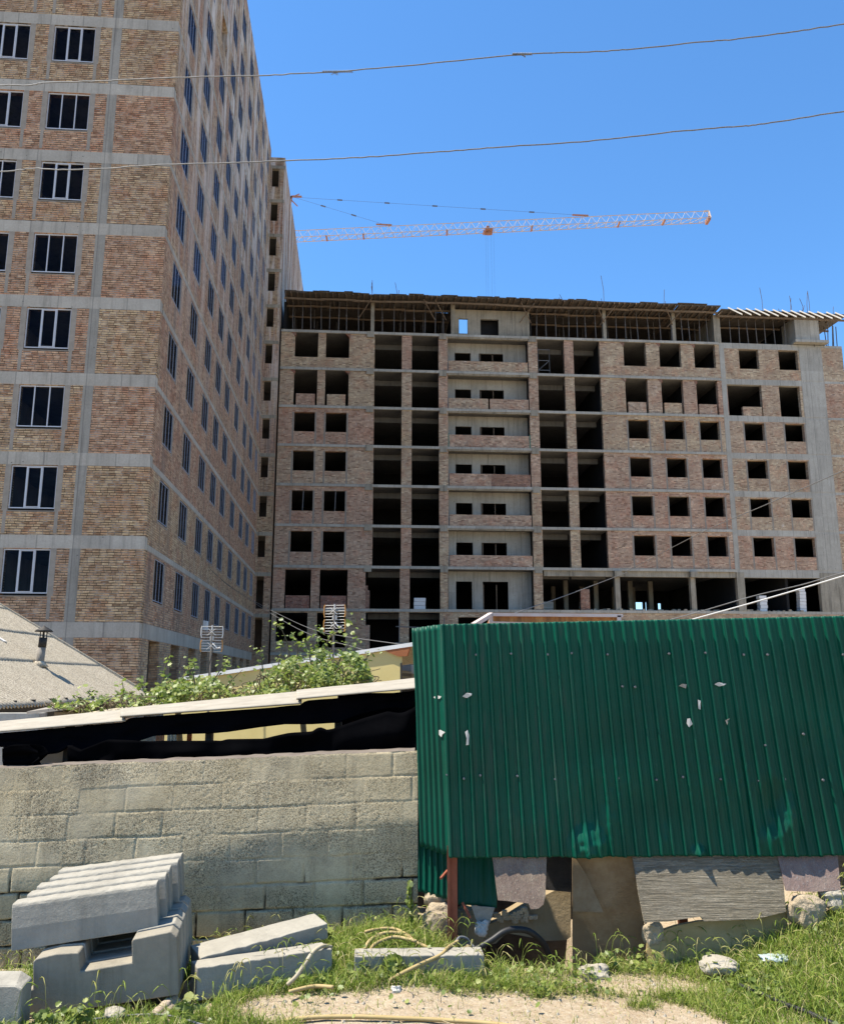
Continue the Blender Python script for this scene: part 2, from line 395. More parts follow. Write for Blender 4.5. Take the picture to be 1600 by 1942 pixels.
for c in cand:
    pr, _, kind, x, y, z, rz, v = c
    if n < 100 and pr < 3: put_window(kind, x, y, z, rz, int(v)); n += 1
    else:
        w, h, f = (1.75 if kind == 'f' else 1.69), 1.70, .055
        bars = [(0, w, 0, f), (0, w, h-f, h), (0, f, f, h-f), (w-f, w, f, h-f), (w/3-f/2, w/3+f/2, f, h-f), (2*w/3-f/2, 2*w/3+f/2, f, h-f)]
        for a, b, c0, d in bars:
            if kind == 'f': rest.box(x+a, x+b, .05, .11, z+c0, z+d)
            else: rest.box(-.06, -.02, y+a, y+b, z+c0, z+d)
props(part('far_windows', rest, M['frame_side'], tower, split=False), kind='stuff')
mb = MB(); mb.box(.0, .22, 13.05, 13.5, 4.25, 4.75); part('junction_box', mb, M['white_block'], tower, bevel=.02)

# ------------------------------------------------------------------ narrow wing behind the tower
wing = thing('tower_wing', 'narrow brick tower wing with one open window column behind the big tower', 'building', (-13.2, 67.3, BASE), ROT)
WR = 1.08
for k in range(13):
    zt = 6.55+3.287*k; zb = (6.55+3.287*(k-1)) if k else BASE
    if zt > 47: break
    hb = 1.75 if k > 1 else 2.6
    mb = MB(); holed(mb, 'x', -1.6, WR, zb+.3, zt+.0, [(-.02, .58, zt-hb, zt+1)], 0, .3); part('brick_wall', mb, M['brick_side'], wing)
    mb = MB(); mb.box(-1.6, WR+.03, -.03, .32, zt, zt+.3); part('ring_beam', mb, M['concrete_main'], wing)
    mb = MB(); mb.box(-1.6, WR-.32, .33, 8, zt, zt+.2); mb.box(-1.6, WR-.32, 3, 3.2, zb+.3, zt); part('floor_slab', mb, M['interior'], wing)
ztop = 47.1
mb = MB(); mb.box(-1.6, WR+.03, -.02, .32, zt+.3, ztop); mb.box(WR-.3, WR, .32, 32, BASE, ztop); mb.box(-8, -1.7, .5, 32, ztop-.3, ztop); mb.box(-1.6, WR-.32, .33, 31.8, ztop-.35, ztop-.1)
part('plastered_side_wall', mb, M['brick_side'], wing)

# ================================================================== unfinished apartment block across the picture
blk = thing('unfinished_apartment_block', 'wide unfinished eight storey block with bare brick piers, open floors and balconies', 'building', (-12.02, 68.0, BASE), ROT)
F = [31.05, 27.68, 24.30, 20.92, 17.53, 14.13, 10.72, 7.22, 3.72, BASE]
W, D = 49.9, 16.0
BIG = 1e3
rb = random.Random(5)
GAPS = [(7.98, 10.32), (11.18, 13.49), (14.27, 21.33), (22.14, 24.51), (25.33, 27.67)]
back_holes = {6: [(34.2, 35.8, 8.65, 9.5), (36.05, 36.2, 8.65, 9.5), (37.35, 37.7, 8.65, 9.4)]}
# floor slabs, partitions, back wall
for k in range(9):
    z = F[k]
    mb = MB(); mb.box(0.0, 38.45, .05, D, z-.11, z+.11) if k < 8 else mb.box(0, W, .05, D, z-.1, z+.1)
    if k < 8: mb.box(38.45, W, .05, D, z-.112, z+.108)
    part('floor_slab', mb, M['concrete_dark'], blk)
    mb = MB(); mb.box(0.0, 38.45 if k < 8 else W, -.10, .05, z-.11, z+.11)
    if k < 8: mb.box(38.45, W, .0, .05, z-.112, z+.108)
    part('slab_edge', mb, M['concrete_pale'], blk)
    if k == 8: continue
    z0, z1 = F[k+1]+.11, F[k]-.11
    mb = MB()
    holed(mb, 'x', 0, W, z0, z1, back_holes.get(k, []), D-.3, D)
    hole = [] if k != 6 else [(2.5, 13.5, z0+.3, z1-.4)]
    for s in (0.0, 7.0, 14.05, 21.40, 27.75, 35.45, 38.5, 43.0, W-.35):
        if k == 6 and s in (27.75, 35.45): continue
        mb.box(s, s+.22, .42, D-.31, z0, z1) if not (s in (14.05, 21.4)) else mb.box(s, s+.22, .3, D-.31, z0, z1)
    if k != 6: holed(mb, 'x', .25, W-.4, z0, z1, [(a, a+1.0, z0, z0+2.1) for a in (3, 7.2, 18, 28, 31, 36, 41)], 9.0, 9.15)
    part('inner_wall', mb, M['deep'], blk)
    mb = MB()
    # cross beams seen inside the open floors
    for s0, s1 in GAPS[:2]+GAPS[3:]: mb.box(s0-.3, s1+.3, 2.2, 2.55, z1-.45, z1)
    part('cross_beam', mb, M['concrete_dark'], blk)
# brick infill per storey
for k in range(8):
    z0, z1 = F[k+1]+.11, F[k]-.11
    holes = []; extra = []
    if k <= 5:
        sill = {0: .95, 1: 1.05}.get(k, 1.10); top = z1+.2 if k < 2 else z1-.36
        for a, b in ((1.29, 3.03), (3.93, 5.68)): holes.append((a-(.12 if k < 2 else 0), b+(.12 if k < 2 else 0), z0+sill if k != 1 else z0-1, top))
        for a, b in GAPS: holes.append((a, b, z0-1, z1+1))
        for a, b in ((29.92, 31.73), (33.14, 34.89), (36.29, 38.02)): holes.append((a-(.1 if k < 2 else 0), b+(.1 if k < 2 else 0), z0+sill if k != 1 else z0-1, top))
        holes.append((38.5, 38.95, z0-1, z1+1)); holes.append((45.83, 47.94, z0-1, z1+1))
        if k == 1:
            holes += [(39.0, 42.1, z0-1, z1-.28), (43.7, 45.6, z0-1, z1-.28)]
            extra += [(1.40, 2.98, z0, z0+1.05), (4.0, 5.55, z0, z0+1.05), (30.03, 31.62, z0, z0+1.02), (33.25, 34.80, z0, z0+1.02), (36.35, 37.95, z0, z0+.98), (40.3, 42.0, z0, z0+.85)]
        else:
            for a, b in ((40.28, 42.08), (43.93, 45.70)): holes.append((a, b, z0+sill+.02, z1-(.42 if k > 1 else .33)))
        holes.append((38.95, 47.94, z1-.30, z1+1))      # room for the ring beam
    elif k == 6:
        holes = [(.95, 3.05, z0-1, z1-.12), (3.75, 6.0, z0-1, z1-.12), (7.45, 10.25, z0-1, z1+1), (11.05, 13.55, z0-1, z1+1), (14.2, 21.3, z0-1, z1+1), (22.05, 50, z0-1, z1+1)]
        extra = [(1.05, 2.95, z0, z0+1.05), (3.85, 5.9, z0, z0+1.05), (25.2, 25.95, z0, z0+1.75), (7.45, 7.8, z0, z0+1.5), (7.45, 7.65, z0+1.5, z0+1.9)]
    else:
        holes = [(.35, 2.85, z0+.9, z1-.1), (3.6, 5.9, z0+.4, z1-.1), (7.5, 10.2, z0-1, z1-.05), (11.0, 13.5, z0-1, z1-.05), (15, 20.8, z0, z1-.4), (26, 38, z0, z1-1.2)]
        extra = [(7.5, 7.85, z0+.3, z0+2.2)]
    mb = MB(); holed(mb, 'x', 0, W if k < 6 else (22.05 if k == 6 else W), z0, z1, holes, 0, .40)
    part('brick_infill', mb, M['brick_main'], blk)
    if extra:
        mb = MB()
        for a, b, c, d in extra: mb.box(a, b, .03, .33, c, d)
        part('low_brick_wall', mb, M['brick_red'] if k == 6 else M['brick_main'], blk)
    # broken stepped tops of the piers in the two upper storeys
    if k < 2:
        mb = MB()
        for s in (1.17, 5.80, 29.8, 33.05, 36.2):
            for q in range(3): mb.box(s-.3+q*.12, s+.12-q*.02, -.02, .38, z1-.1-q*.11, z1-.0-q*.11)
        part('toothed_brick', mb, M['brick_red'], blk)
    # concrete of the right bay
    mb = MB()
    if k <= 5: mb.box(38.95, 45.83, -.008, .4, z1-.30, z1)
    if k == 6: mb.box(38.95, 45.83, -.008, .4, z1-.45, z1)
    if k <= 6: part('ring_beam', mb, M['concrete_pale'], blk)
    mb = MB()
    if k <= 5: mb.box(38.51, 38.94, -.012, .4, z0, z1)
    if k <= 6: mb.box(45.835, 47.935, -.02, .4, z0, z1)
    if k == 6: mb.box(47.94, W, -.0, .4, z0, z1)
    if k == 6:
        mb.box(38.6, 39.25, -.01, .45, z0, z1); mb.box(38.75, 39.0, .45, 5.5, z0, z1)
        for s in (28.15, 34.6): mb.box(s, s+.42, .05, .5, z0, z1-.5); mb.box(s-.1, s+.5, -.32, .6, z1-.5, z1-.02)
        mb.box(22.2, 38.6, .1, .42, z1-.46, z1-.0)
        for s in (22.6, 25.5, 28.3, 31.5, 33.4): mb.box(s, s+.4, 7.0, 7.4, z0, z1); mb.box(s, s+.4, 12, 12.4, z0, z1)
    if k <= 6: part('concrete_column', mb, M['concrete_main' if k == 6 else 'concrete_pale'], blk)
    # corbels where the slabs meet the piers
    mb = MB()
    for s in (7.3, 13.55, 21.4): mb.box(s, s+.62, -.13, .02, z1-.28, z1+.24)
    if k < 7: part('beam_end', mb, M['concrete_main'], blk)
# plaster strips down the window jambs
mb = MB()
for k in range(2, 6):
    z0, z1 = F[k+1]+.11, F[k]-.11
    for a, b in ((1.29, 3.03), (3.93, 5.68), (29.92, 31.73), (33.14, 34.89), (36.29, 38.02), (40.28, 42.08), (43.93, 45.70)):
        for q in (a-.14, b+.0): mb.box(q, q+.14, -.006, .02, z0, z1-(.37 if a < 40 else .43))
part('plaster_strip', mb, M['plaster'], blk)
# balconies
for k in range(7):
    z0, z1 = F[k+1]+.11, F[k]-.11
    mb = MB()
    if k == 6: hs = [(15.0, 16.35, z0, z0+2.45), (17.25, 19.4, z0, z0+2.45)]
    else: hs = [(15.05, 16.45, z0, z0+2.25), (17.2, 19.35, z0, z0+2.25)]
    holed(mb, 'x', 14.28, 21.39, z0, z1, hs, 1.35, 1.55)
    part('balcony_wall', mb, M['concrete_pale'], blk)
    mb = MB(); mb.box(17.28, 17.34, 1.40, 1.46, z0, z0+2.2); mb.box(18.4, 18.46, 1.5, 1.54, z0, z0+2.2); part('door_post', mb, M['timber'], blk)
    if k < 6:
        mb = MB(); h = .98 + (.12 if k in (2, 3) else 0)
        if k == 1: mb.box(14.35, 17.75, .02, .2, z0, z0+h); mb.box(17.9, 21.25, .02, .2, z0, z0+h)
        elif k == 3: mb.box(14.35, 17.9, .02, .2, z0, z0+h)
        else: mb.box(14.35, 21.25, .02, .2, z0, z0+h)
        part('balcony_parapet', mb, M['brick_main'], blk)
        if k == 3:
            mb = MB(); mb.box(17.9, 21.25, .021, .2, z0, z0+h); part('balcony_parapet', mb, M['brick_red'], blk)['label'] = 'red brick half of a balcony parapet'
        if k in (2,):
            mb = MB(); mb.box(14.29, 14.35, -.02, .2, z0-.1, z0+h+.1); mb.box(21.25, 21.31, -.02, .2, z0-.1, z0+h+.1); part('edge_board', mb, simple('green_board', (.04, .16, .12), (.06, .2, .15)), blk)
        mb = MB(); mb.box(14.28, 21.39, -.02, .25, z1-.12, z1)
        part('balcony_beam', mb, M['concrete_main'], blk)
# slender steel bits: scaffold posts and rails in the lower storeys
mb = MB()
for z in (5.9, 4.6): mb.beam((9.9, -.4, z), (14.1, -.4, z-.15), .07)
for s in (10.2, 13.8): mb.beam((s, -.4, 3.8), (s, -.4, 6.6), .06)
for k in (4,):
    for s in (2.2, 4.85): mb.beam((s, .1, F[k+1]+1.2), (s+.05, .1, F[k]-.45), .06)
part('scaffold_pipe', mb, M['alu_wire'], blk)
mb = MB()
for s in (22.3, 23.3):
    for z in (27.8, 30.2): mb.beam((s, .5, 27.8), (s, .5, 30.3), .06)
for z in (28.3, 29.2, 30.2): mb.beam((22.3, .5, z), (23.3, .5, z), .05)
mb.beam((22.3, .5, 28.3), (23.3, .5, 29.2), .04)
part('scaffold_tower', mb, M['alu_wire'], blk)

# ------------------------------------------------------------------ formwork storey on top
form = thing('roof_formwork', 'timber slab formwork on rows of steel props along the roof edge of the unfinished block', 'formwork', (-12.02, 68.0, F[0]+.11), ROT)
ZD = 34.05
segs = [(.25, 4.2), (4.22, 7.75), (7.8, 11.1), (11.12, 14.7), (14.75, 18.4), (18.43, 21.65), (21.7, 25.0), (25.02, 28.2), (28.25, 31.9), (31.92, 34.5), (34.55, 38.3)]
for i, (a, b) in enumerate(segs):
    b += .07
    tilt = rb.uniform(-.01, .05); dz = rb.uniform(-.05, .05); dep = 3.1 if 14.7 <= a < 18 else 13.5
    mb = MB()
    def z(y): return ZD+dz - tilt*(y+1.2)*.6 if y < 2.0 else ZD-.05
    for y0, y1 in ((-1.25, 2.0), (2.0, dep)):
        e = rb.uniform(-.05, .05); za, zb = z(y0), z(y1-.001 if y1 <= 2 else y1)
        if y1 <= 2: zb = ZD+dz-tilt*(3.2)*.6
        mb.prism([(a, y0, za+e), (b, y0, za-e), (b, y0, za+.09-e), (a, y0, za+.09+e)], [(a, y1, zb), (b, y1, zb), (b, y1, zb+.09), (a, y1, zb+.09)])
    part('deck_panel', mb, M['timber_dark'], form)
    mb = MB(); s = a+.12
    while s < b-.05:
        y0 = rb.uniform(-1.5, -1.2); mb.beam((s, y0, z(-1.2)-.07), (s+rb.uniform(-.1, .1), 2.0, ZD+dz-tilt*1.92-.08), .07, .11); s += rb.uniform(.42, .62)
    part('deck_joist', mb, M['timber'], form)
mb = MB()
for q in range(60):
    s = rb.uniform(.3, 37.5); L = rb.uniform(.4, 1.6); z9 = ZD+rb.uniform(-.04, .10); y = -1.27+rb.uniform(-.25, .05)
    mb.box(s, s+L, y, y+rb.uniform(.1, .5), z9, z9+rb.uniform(.03, .07))
props(part('edge_planks', mb, M['timber_dark'], form, split=False), kind='stuff')
mb = MB()
for y, zz in ((-.55, ZD-.28), (1.0, ZD-.3), (3.2, ZD-.3), (6, ZD-.3)):
    s = .2
    while s < 38:
        L = rb.uniform(2.6, 4.0)
        if not (15 < s+L/2 < 21.4 and y > 2): mb.beam((s, y+rb.uniform(-.1, .1), zz+rb.uniform(-.06, .06)), (min(s+L, 38.4), y+rb.uniform(-.15, .15), zz+rb.uniform(-.06, .06)), .09, .16)
        s += L-.3
for s in (6.6, 13.2, 14.2, 20.7, 21.7, 27.9, 28.4, 34.0, 34.6):
    mb.beam((s, .3, 32.6), (s+rb.choice((-1.1, 1.1)), -1.0, ZD-.15), .06)
for s0, s1 in ((7.55, 7.95), (14.5, 14.95), (21.45, 21.9), (27.95, 28.5), (34.25, 34.8), (38.1, 38.6)): mb.box(s0, s1, .55, 13.5, ZD-.12, ZD-.06)
part('bearer_beam', mb, M['timber'], form)
def prop_mesh():
    m = MB(); m.tube([(0, 0, 0), (0, 0, 1.5)], .045, 6); m.tube([(0, 0, 1.5), (0, 0, 2.66)], .034, 6); m.box(-.09, .09, -.09, .09, 0, .02); m.box(-.09, .09, -.09, .09, 2.66, 2.7); m.box(-.06, .06, -.02, .02, 1.46, 1.54)
    o = m.build('steel_prop', M['steel_prop']); me = o.data; bpy.data.objects.remove(o); return me
PM = prop_mesh(); pc = 0
for y in (.25, 1.9, 4.2):
    s = .9
    while s < 45.4:
        if not (14.6 < s < 21.5) and not (7.4 < s < 8.0) and pc < 98 and not (y > 1 and s > 38):
            o = bpy.data.objects.new('steel_prop', PM); COL.objects.link(o); o.parent = form; o.location = (s, y+rb.uniform(-.15, .15), 0); o.rotation_euler = (rb.uniform(-.015, .015), rb.uniform(-.03, .03), 0); pc += 1
        s += rb.uniform(.7, 1.15) if y < 1 else rb.uniform(1.6, 2.2)
# right-hand bay: pale joists under a thin deck
mb = MB(); mb.prism([(38.5, -1.0, 33.86), (W+.2, -1.0, 33.7), (W+.2, -1.0, 33.78), (38.5, -1.0, 33.94)], [(38.5, 13, 34.3), (W+.2, 13, 34.2), (W+.2, 13, 34.28), (38.5, 13, 34.38)]); part('deck_panel', mb, M['timber_dark'], form)
mb = MB()
for q in range(13):
    s = 39.4+q*.82
    mb.beam((s+.62, -1.75, 33.10-.01*q), (s-.25, -1.0, 34.05-.012*q), .16, .10)
part('pale_joist', mb, M['timber_pale'], form)
mb = MB()
for s in [38.6+q*.75 for q in range(15)]: mb.beam((s, .8, 33.72), (s, -.95, 33.7), .07, .12)
mb.beam((38.4, -.3, 33.55), (W+.3, -.3, 33.5), .1, .16); mb.beam((38.4, 2.3, 33.6), (W+.3, 2.3, 33.6), .1, .16)
part('bearer_beam', mb, M['timber'], form)
mb = MB()
for q in range(9):
    s = 47.3+q*.36; mb.tube([(s, rb.uniform(-.2, 1.6), 31.0+.02), (s+rb.uniform(-.05, .05), rb.uniform(-.2, 1.6), 33.5)], .04, 6)
part('edge_props', mb, M['steel_prop'], form)
# columns, core walls and the concrete block of the top storey
top = MB()
z0 = F[0]+.11
for s in (7.62, 14.6, 28.1, 34.4): top.box(s, s+.3 if s != 14.6 else s+.35, .1, .5, z0, ZD+.12)
top.box(38.15, 38.75, -.02, .4, z0, 33.8); top.box(38.3, 38.55, .4, 4.5, z0, 33.8)
part('concrete_column', top, M['concrete_main'], blk)
top = MB(); holed(top, 'x', 15.0, 21.6, z0, 33.75, [(15.35, 16.12, z0+.35, z0+1.75), (17.25, 18.85, z0+.1, z0+1.75)], .5, .75)
part('core_wall', top, M['concrete_main'], blk)
top = MB(); top.box(45.5, 47.75, -.3, 2.0, z0+.3, 33.72); top.box(45.3, 48.4, -.6, 2.0, z0+.06, z0+.3); part('core_wall', top, M['concrete_pale'], blk)
top = MB(); top.box(.3, 15.0, 13.2, 13.4, z0, 34.0); top.box(21.6, 45.4, 13.2, 13.4, z0, 34.0); top.box(.1, .3, .6, 13.2, z0, 34.0); top.box(14.75, 14.98, .8, 13.2, z0, 33.7); top.box(21.62, 21.85, .8, 13.2, z0, 33.7); top.box(17.1, 17.22, .9, 1.29, z0, 33.5); top.box(17.1, 21.5, 1.3, 1.4, z0, 33.9); top.box(45.5, 45.7, 2.1, 13.1, z0, 33.9)
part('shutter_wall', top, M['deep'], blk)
# starter bars that stick out above the deck
for i in range(34):
    s = rb.choice((2.6, 7.7, 10, 14.75, 20.5, 24.5, 28.3, 33, 34.6, 38.4, 43, 45.6, 46.2, 46.8, 47.3, 47.6, 49.6)); y = rb.uniform(.1, 3.0); h = rb.uniform(.5, 1.5) if rb.random() < .65 else rb.uniform(2.0, 2.9)
    m = MB(); m.tube([(s, y, 33.7), (s+.03, y, 34.4+h*.5), (s+rb.uniform(-.25, .25), y, 34.4+h)], .022, 5)
    part('starter_bar', m, M['rebar'], blk)
# stacks of white blocks on the open floors
def foam(s, y, w, z, h, label):
    r = blk.matrix_world if False else wm(blk); p = r @ Vector((s, y, z-BASE))
    t = thing('block_stack', label, 'block stack', p, ROT, 'white block stacks on the open floors')
    n = max(2, round(h/.3)); q = 0
    while q < n:
        m = MB(); o = rb.uniform(-.04, .04); m.box(o, o+w, 0, .6, q*h/n+.01, (q+1)*h/n-.01); m.build('block', M['white_block'], t, bevel=.015); q += 1
foam(11.45, .35, .95, 7.34, .95, 'small white block stack on an open floor left of the balconies')
foam(40.6, .3, .62, 7.34, 1.35, 'low white block stack in the open floor beneath the right bay')
foam(44.1, .3, .55, 7.34, 2.0, 'tall slim white block stack beside the wide concrete pier')
foam(23.3, 6.5, 1.1, 7.34, 1.3, 'white block stack deep inside the open floor behind the first brick stub')
foam(26.9, 6.5, .8, 7.34, 1.3, 'white block stack deep inside the open floor right of the brick stub')
# rubble edge along the lowest visible slab
mb = MB()
for i in range(160):
    s = rb.uniform(26, 44); r = rb.uniform(.05, .16); y = rb.uniform(-.1, .8); mb.box(s, s+r*1.6, y, y+r, 7.335, 7.335+r*rb.uniform(.5, 1.2))
props(part('rubble', mb, M['concrete_main'], blk, split=False), kind='stuff')

mb = MB(); holed(mb, 'x', 0, W, BASE, F[8]-.1, [(a, a+2, BASE, 2.6) for a in (2, 9, 16, 24, 30, 36, 42)], 0, .4); mb.box(0, W, D-.3, D, BASE, F[8]-.1); part('ground_floor_wall', mb, M['brick_main'], blk)
# ================================================================== tower crane behind
YC = 99.0
pA = P(556, 455, YC); zj = pA.z
crane = thing('tower_crane', 'red and white tower crane with a long lattice jib over the roof', 'crane', (pA.x-1.0, YC, BASE))
J0 = Vector((pA.x-1.0, YC, zj)); J1 = P(1345, 417, 95.5)
jd = (J1-J0); n = 46; hgt = 1.25; hw = .6; side = Vector((-jd.y, jd.x, 0)).normalized()*hw; up = Vector((0, 0, hgt))
red = MB(); wht = MB()
def chord(a, b, w, m): m.beam(a, b, w)
bottomL = [J0+jd*(i/n)+side for i in range(n+1)]; bottomR = [J0+jd*(i/n)-side for i in range(n+1)]; topc = [J0+jd*((i+.5)/n)+up for i in range(n)]
for i in range(0, n): red.beam(bottomL[i], bottomL[i+1], .068); red.beam(bottomR[i], bottomR[i+1], .068)
for i in range(n-1): red.beam(topc[i], topc[i+1], .068)
red.beam(topc[-1], J1+up, .15); red.beam(J1+up, J1+side, .12); red.beam(J1+up, J1-side, .12); red.beam(J1+side, J1-side, .12)
for i in range(n):
    for b in (bottomL, bottomR): wht.beam(b[i], topc[i], .027); wht.beam(topc[i], b[i+1], .027)
    wht.beam(bottomL[i], bottomR[i], .05); wht.beam(bottomL[i], bottomR[i+1], .045)
jib = red.build('jib', M['crane'], crane, world=True); wht.build('jib_lacing', simple('crane_lacing', (.46, .40, .34), (.46, .35, .27), .4, .6), jib, world=True)
m = MB(); c = J1-jd.normalized()*.2
m.box(c.x-.16, c.x+.16, c.y-.6, c.y+.6, c.z-.28, c.z+.2); m.build('jib_end_sheave', M['crane_red'], crane, world=True)
ap = P(553, 372, YC)
m = MB(); 
for sx in (-.9, .9):
    for sy in (-.9, .9): m.beam((J0.x-1.2+sx, YC+sy, BASE), (J0.x-1.2+sx, YC+sy, zj-.3), .16)
k = 0; z = BASE
while z < zj-3:
    for sy in (-.9, .9): m.beam((J0.x-2.1, YC+sy, z), (J0.x-.3, YC+sy, z+2), .08); m.beam((J0.x-.3, YC+sy, z), (J0.x-2.1, YC+sy, z+2), .08)
    z += 2
m.build('mast', M['crane_red'], crane, world=True)
m = MB(); m.beam((J0.x-1.8, YC, zj), ap, .22); m.beam((J0.x-.2, YC, zj), ap, .22); m.beam(ap, ap+Vector((1.3, 0, -.05)), .2); m.beam(ap+Vector((0, 0, -.1)), ap+Vector((1.0, 0, .35)), .1); m.beam(ap+Vector((-.5,0,0)), ap+Vector((.8, 0, -1.4)), .12)
m.build('apex_frame', M['crane_red'], crane, world=True)
m = MB(); m.beam((J0.x-1, YC, zj), (J0.x-13, YC+1.0, zj), .9, .5); m.box(J0.x-14, J0.x-11, YC, YC+1.6, zj-2.4, zj-.2); m.beam(ap, (J0.x-12.5, YC+1, zj), .08); m.build('counter_jib', M['crane_red'], crane, world=True)
def onjib(u, dz=0):
    t = min(max((u-556)/(1345-556), 0), 1); return J0+jd*t+Vector((0, 0, dz))
for nm, u in (('tie_bar', 745), ('tie_bar', 1112)):
    e = onjib(u, hgt+.25); m = MB(); a = ap+Vector((.2, 0, -.1)); m.beam(a, e, .022)
    for q in range(1, 6 if u > 1000 else 3):
        c = a+(e-a)*(q/(6 if u > 1000 else 3)); m.beam(c-(e-a).normalized()*.35, c+(e-a).normalized()*.3, .13)
    m.build(nm, M['crane_wire'], crane, world=True)
    m = MB(); m.beam(e-jd.normalized()*1.1+Vector((0, 0, .1)), e+jd.normalized()*.9-Vector((0, 0, .1)), .16); m.build('tie_bracket', M['crane_red'], crane, world=True)
tr = onjib(940, -.1)
m = MB(); m.box(tr.x-.5, tr.x+.5, tr.y-.75, tr.y+.75, tr.z-.12, tr.z+.02); m.box(tr.x-.2, tr.x+.2, tr.y-.3, tr.y+.3, tr.z-.4, tr.z-.12); m.box(tr.x-.28, tr.x+.1, tr.y-.3, tr.y+.3, tr.z+.1, tr.z+.6); m.box(tr.x-.7, tr.x-.55, tr.y-.5, tr.y+.5, tr.z-.25, tr.z-.1)
m.build('trolley', M['crane_red'], crane, world=True)
m = MB()
for q in (-.38, -.14, .3, .62): m.beam(tr+Vector((q, 0, -.3)), Vector((tr.x+q*1.15, tr.y, 20)), .012)
m.build('hoist_rope', M['crane_wire'], crane, world=True)
m = MB(); m.box(tr.x-.5, tr.x+.7, tr.y-.25, tr.y+.25, 18.8, 20); m.tube([(tr.x, tr.y, 18.8), (tr.x, tr.y, 18.2), (tr.x+.2, tr.y, 17.9), (tr.x+.4, tr.y, 18.2)], .08, 6); m.build('hook_block', M['crane_red'], crane, world=True)
for u in (635, 705, 862, 1020, 1180, 1262):
    c = onjib(u, -.05); m = MB(); m.box(c.x-.09, c.x+.09, c.y-.6, c.y+.6, c.z-.06, c.z+.16); m.build('jib_joint', M['crane_red'], crane, world=True)

# ================================================================== overhead wires
def wire(name, label, pts, r, mat, cat='wire', group=None, n=10, wob=0):
    o = [P(*p) for p in pts]; c = catmull(o, n); m = MB()
    rr = random.Random(len(pts))
    if wob: c = [p+Vector((0, 0, rr.uniform(-wob, wob))) for p in c]
    m.tube(c, r, 6); ob = m.build(name, mat, None, True); return props(ob, label, cat, group)
w1 = [(-260, 176, 8.6), (-80, 166, 8.5), (0, 161, 8.4), (55, 161, 8.4), (90, 156, 8.35), (190, 153, 8.3), (350, 146, 8.2), (500, 142.5, 8.1), (560, 139, 8.05), (640, 135, 8), (800, 121, 7.9), (990, 103, 7.7), (1130, 97, 7.6), (1200, 92, 7.5), (1330, 79, 7.4), (1400, 73, 7.3), (1500, 60, 7.2), (1600, 45, 7.1), (1800, 18, 7.0), (2300, -60, 6.8), (3000, -190, 6.5)]
w2 = [(-260, 338, 8.6), (0, 325, 8.4), (60, 319, 8.35), (110, 321, 8.3), (200, 319, 8.25), (300, 312, 8.2), (450, 308, 8.1), (600, 302, 8), (700, 297, 7.9), (850, 286, 7.8), (950, 278, 7.7), (1100, 268, 7.6), (1200, 258, 7.5), (1300, 247, 7.4), (1400, 239, 7.3), (1450, 234, 7.25), (1600, 211, 7.1), (1800, 188, 7), (2300, 115, 6.8), (3000, 0, 6.5)]
a = wire('overhead_wire', 'uppermost bare aluminium wire across the sky with two twisted splices', w1, .0065, M['alu_wire'], 'wire', None, 8, .004)
b = wire('overhead_wire', 'second bare aluminium wire across the sky, passing above the crane jib', w2, .0065, M['alu_wire'], 'wire', None, 8, .004)
for cu, cv, cy, L in ((640, 135, 8, .16), (990, 102, 7.7, .10)):
    m = MB(); c = P(cu, cv, cy)
    pts = [c+Vector((-L+2*L*i/60, .011*math.cos(i*1.25), .011*math.sin(i*1.25)-.015*(-L+2*L*i/60)*-5*.1)) for i in range(61)]
    m.tube(pts, .0055, 5)
    for q in range(4): m.tube([c+Vector((random.uniform(-L*.4, L*.4), 0, 0)), c+Vector((random.uniform(-L*.5, L*.5), .02, random.uniform(-.03, .035)))], .004, 5)
    m.build('splice', M['alu_wire'], a, True)
wire('service_cable', 'thin grey cable rising to the right edge past the pale concrete pier', [(1185, 1085, 62), (1330, 1010, 50), (1450, 958, 42), (1600, 892, 34), (1700, 850, 30), (2200, 650, 20), (3000, 300, 13)], .02, M['grey_cable'])
wire('service_cable', 'thin grey cable sloping down from the beam corner to the rusty shed', [(1190, 1085, 62), (1130, 1108, 52), (1060, 1134, 40), (990, 1158, 32), (900, 1195, 20)], .02, M['grey_cable'])
wire('service_cable', 'thick white cable sloping up to the right just above the green fence', [(1180, 1213, 16), (1305, 1177, 15), (1420, 1145, 14.4), (1520, 1116, 14), (1600, 1092, 13.6), (1720, 1055, 13), (2200, 905, 11.5), (3000, 640, 9.5)], .012, M['white_cable'])
wire('service_cable', 'dark thin cable running above the thick white cable near the fence', [(1200, 1194, 20), (1320, 1162, 19), (1430, 1130, 18), (1520, 1109, 17), (1600, 1086, 16), (1720, 1060, 15), (2200, 930, 12.5), (3000, 690, 10)], .011, M['grey_cable'])
wire('service_cable', 'upper pale cable hanging from the tower wall to the antenna beside the fence', [(396, 1077, 45.2), (430, 1107, 42), (480, 1139, 36), (545, 1173, 28), (600, 1196, 22), (660, 1208, 17), (760, 1222, 15)], .007, M['grey_cable'])
wire('service_cable', 'lower pale cable hanging from the tower wall towards the yellow house', [(396, 1077, 45.2), (430, 1108, 42), (480, 1142, 36), (545, 1182, 28), (600, 1208, 22), (660, 1224, 17), (700, 1236, 15)], .007, M['grey_cable'])

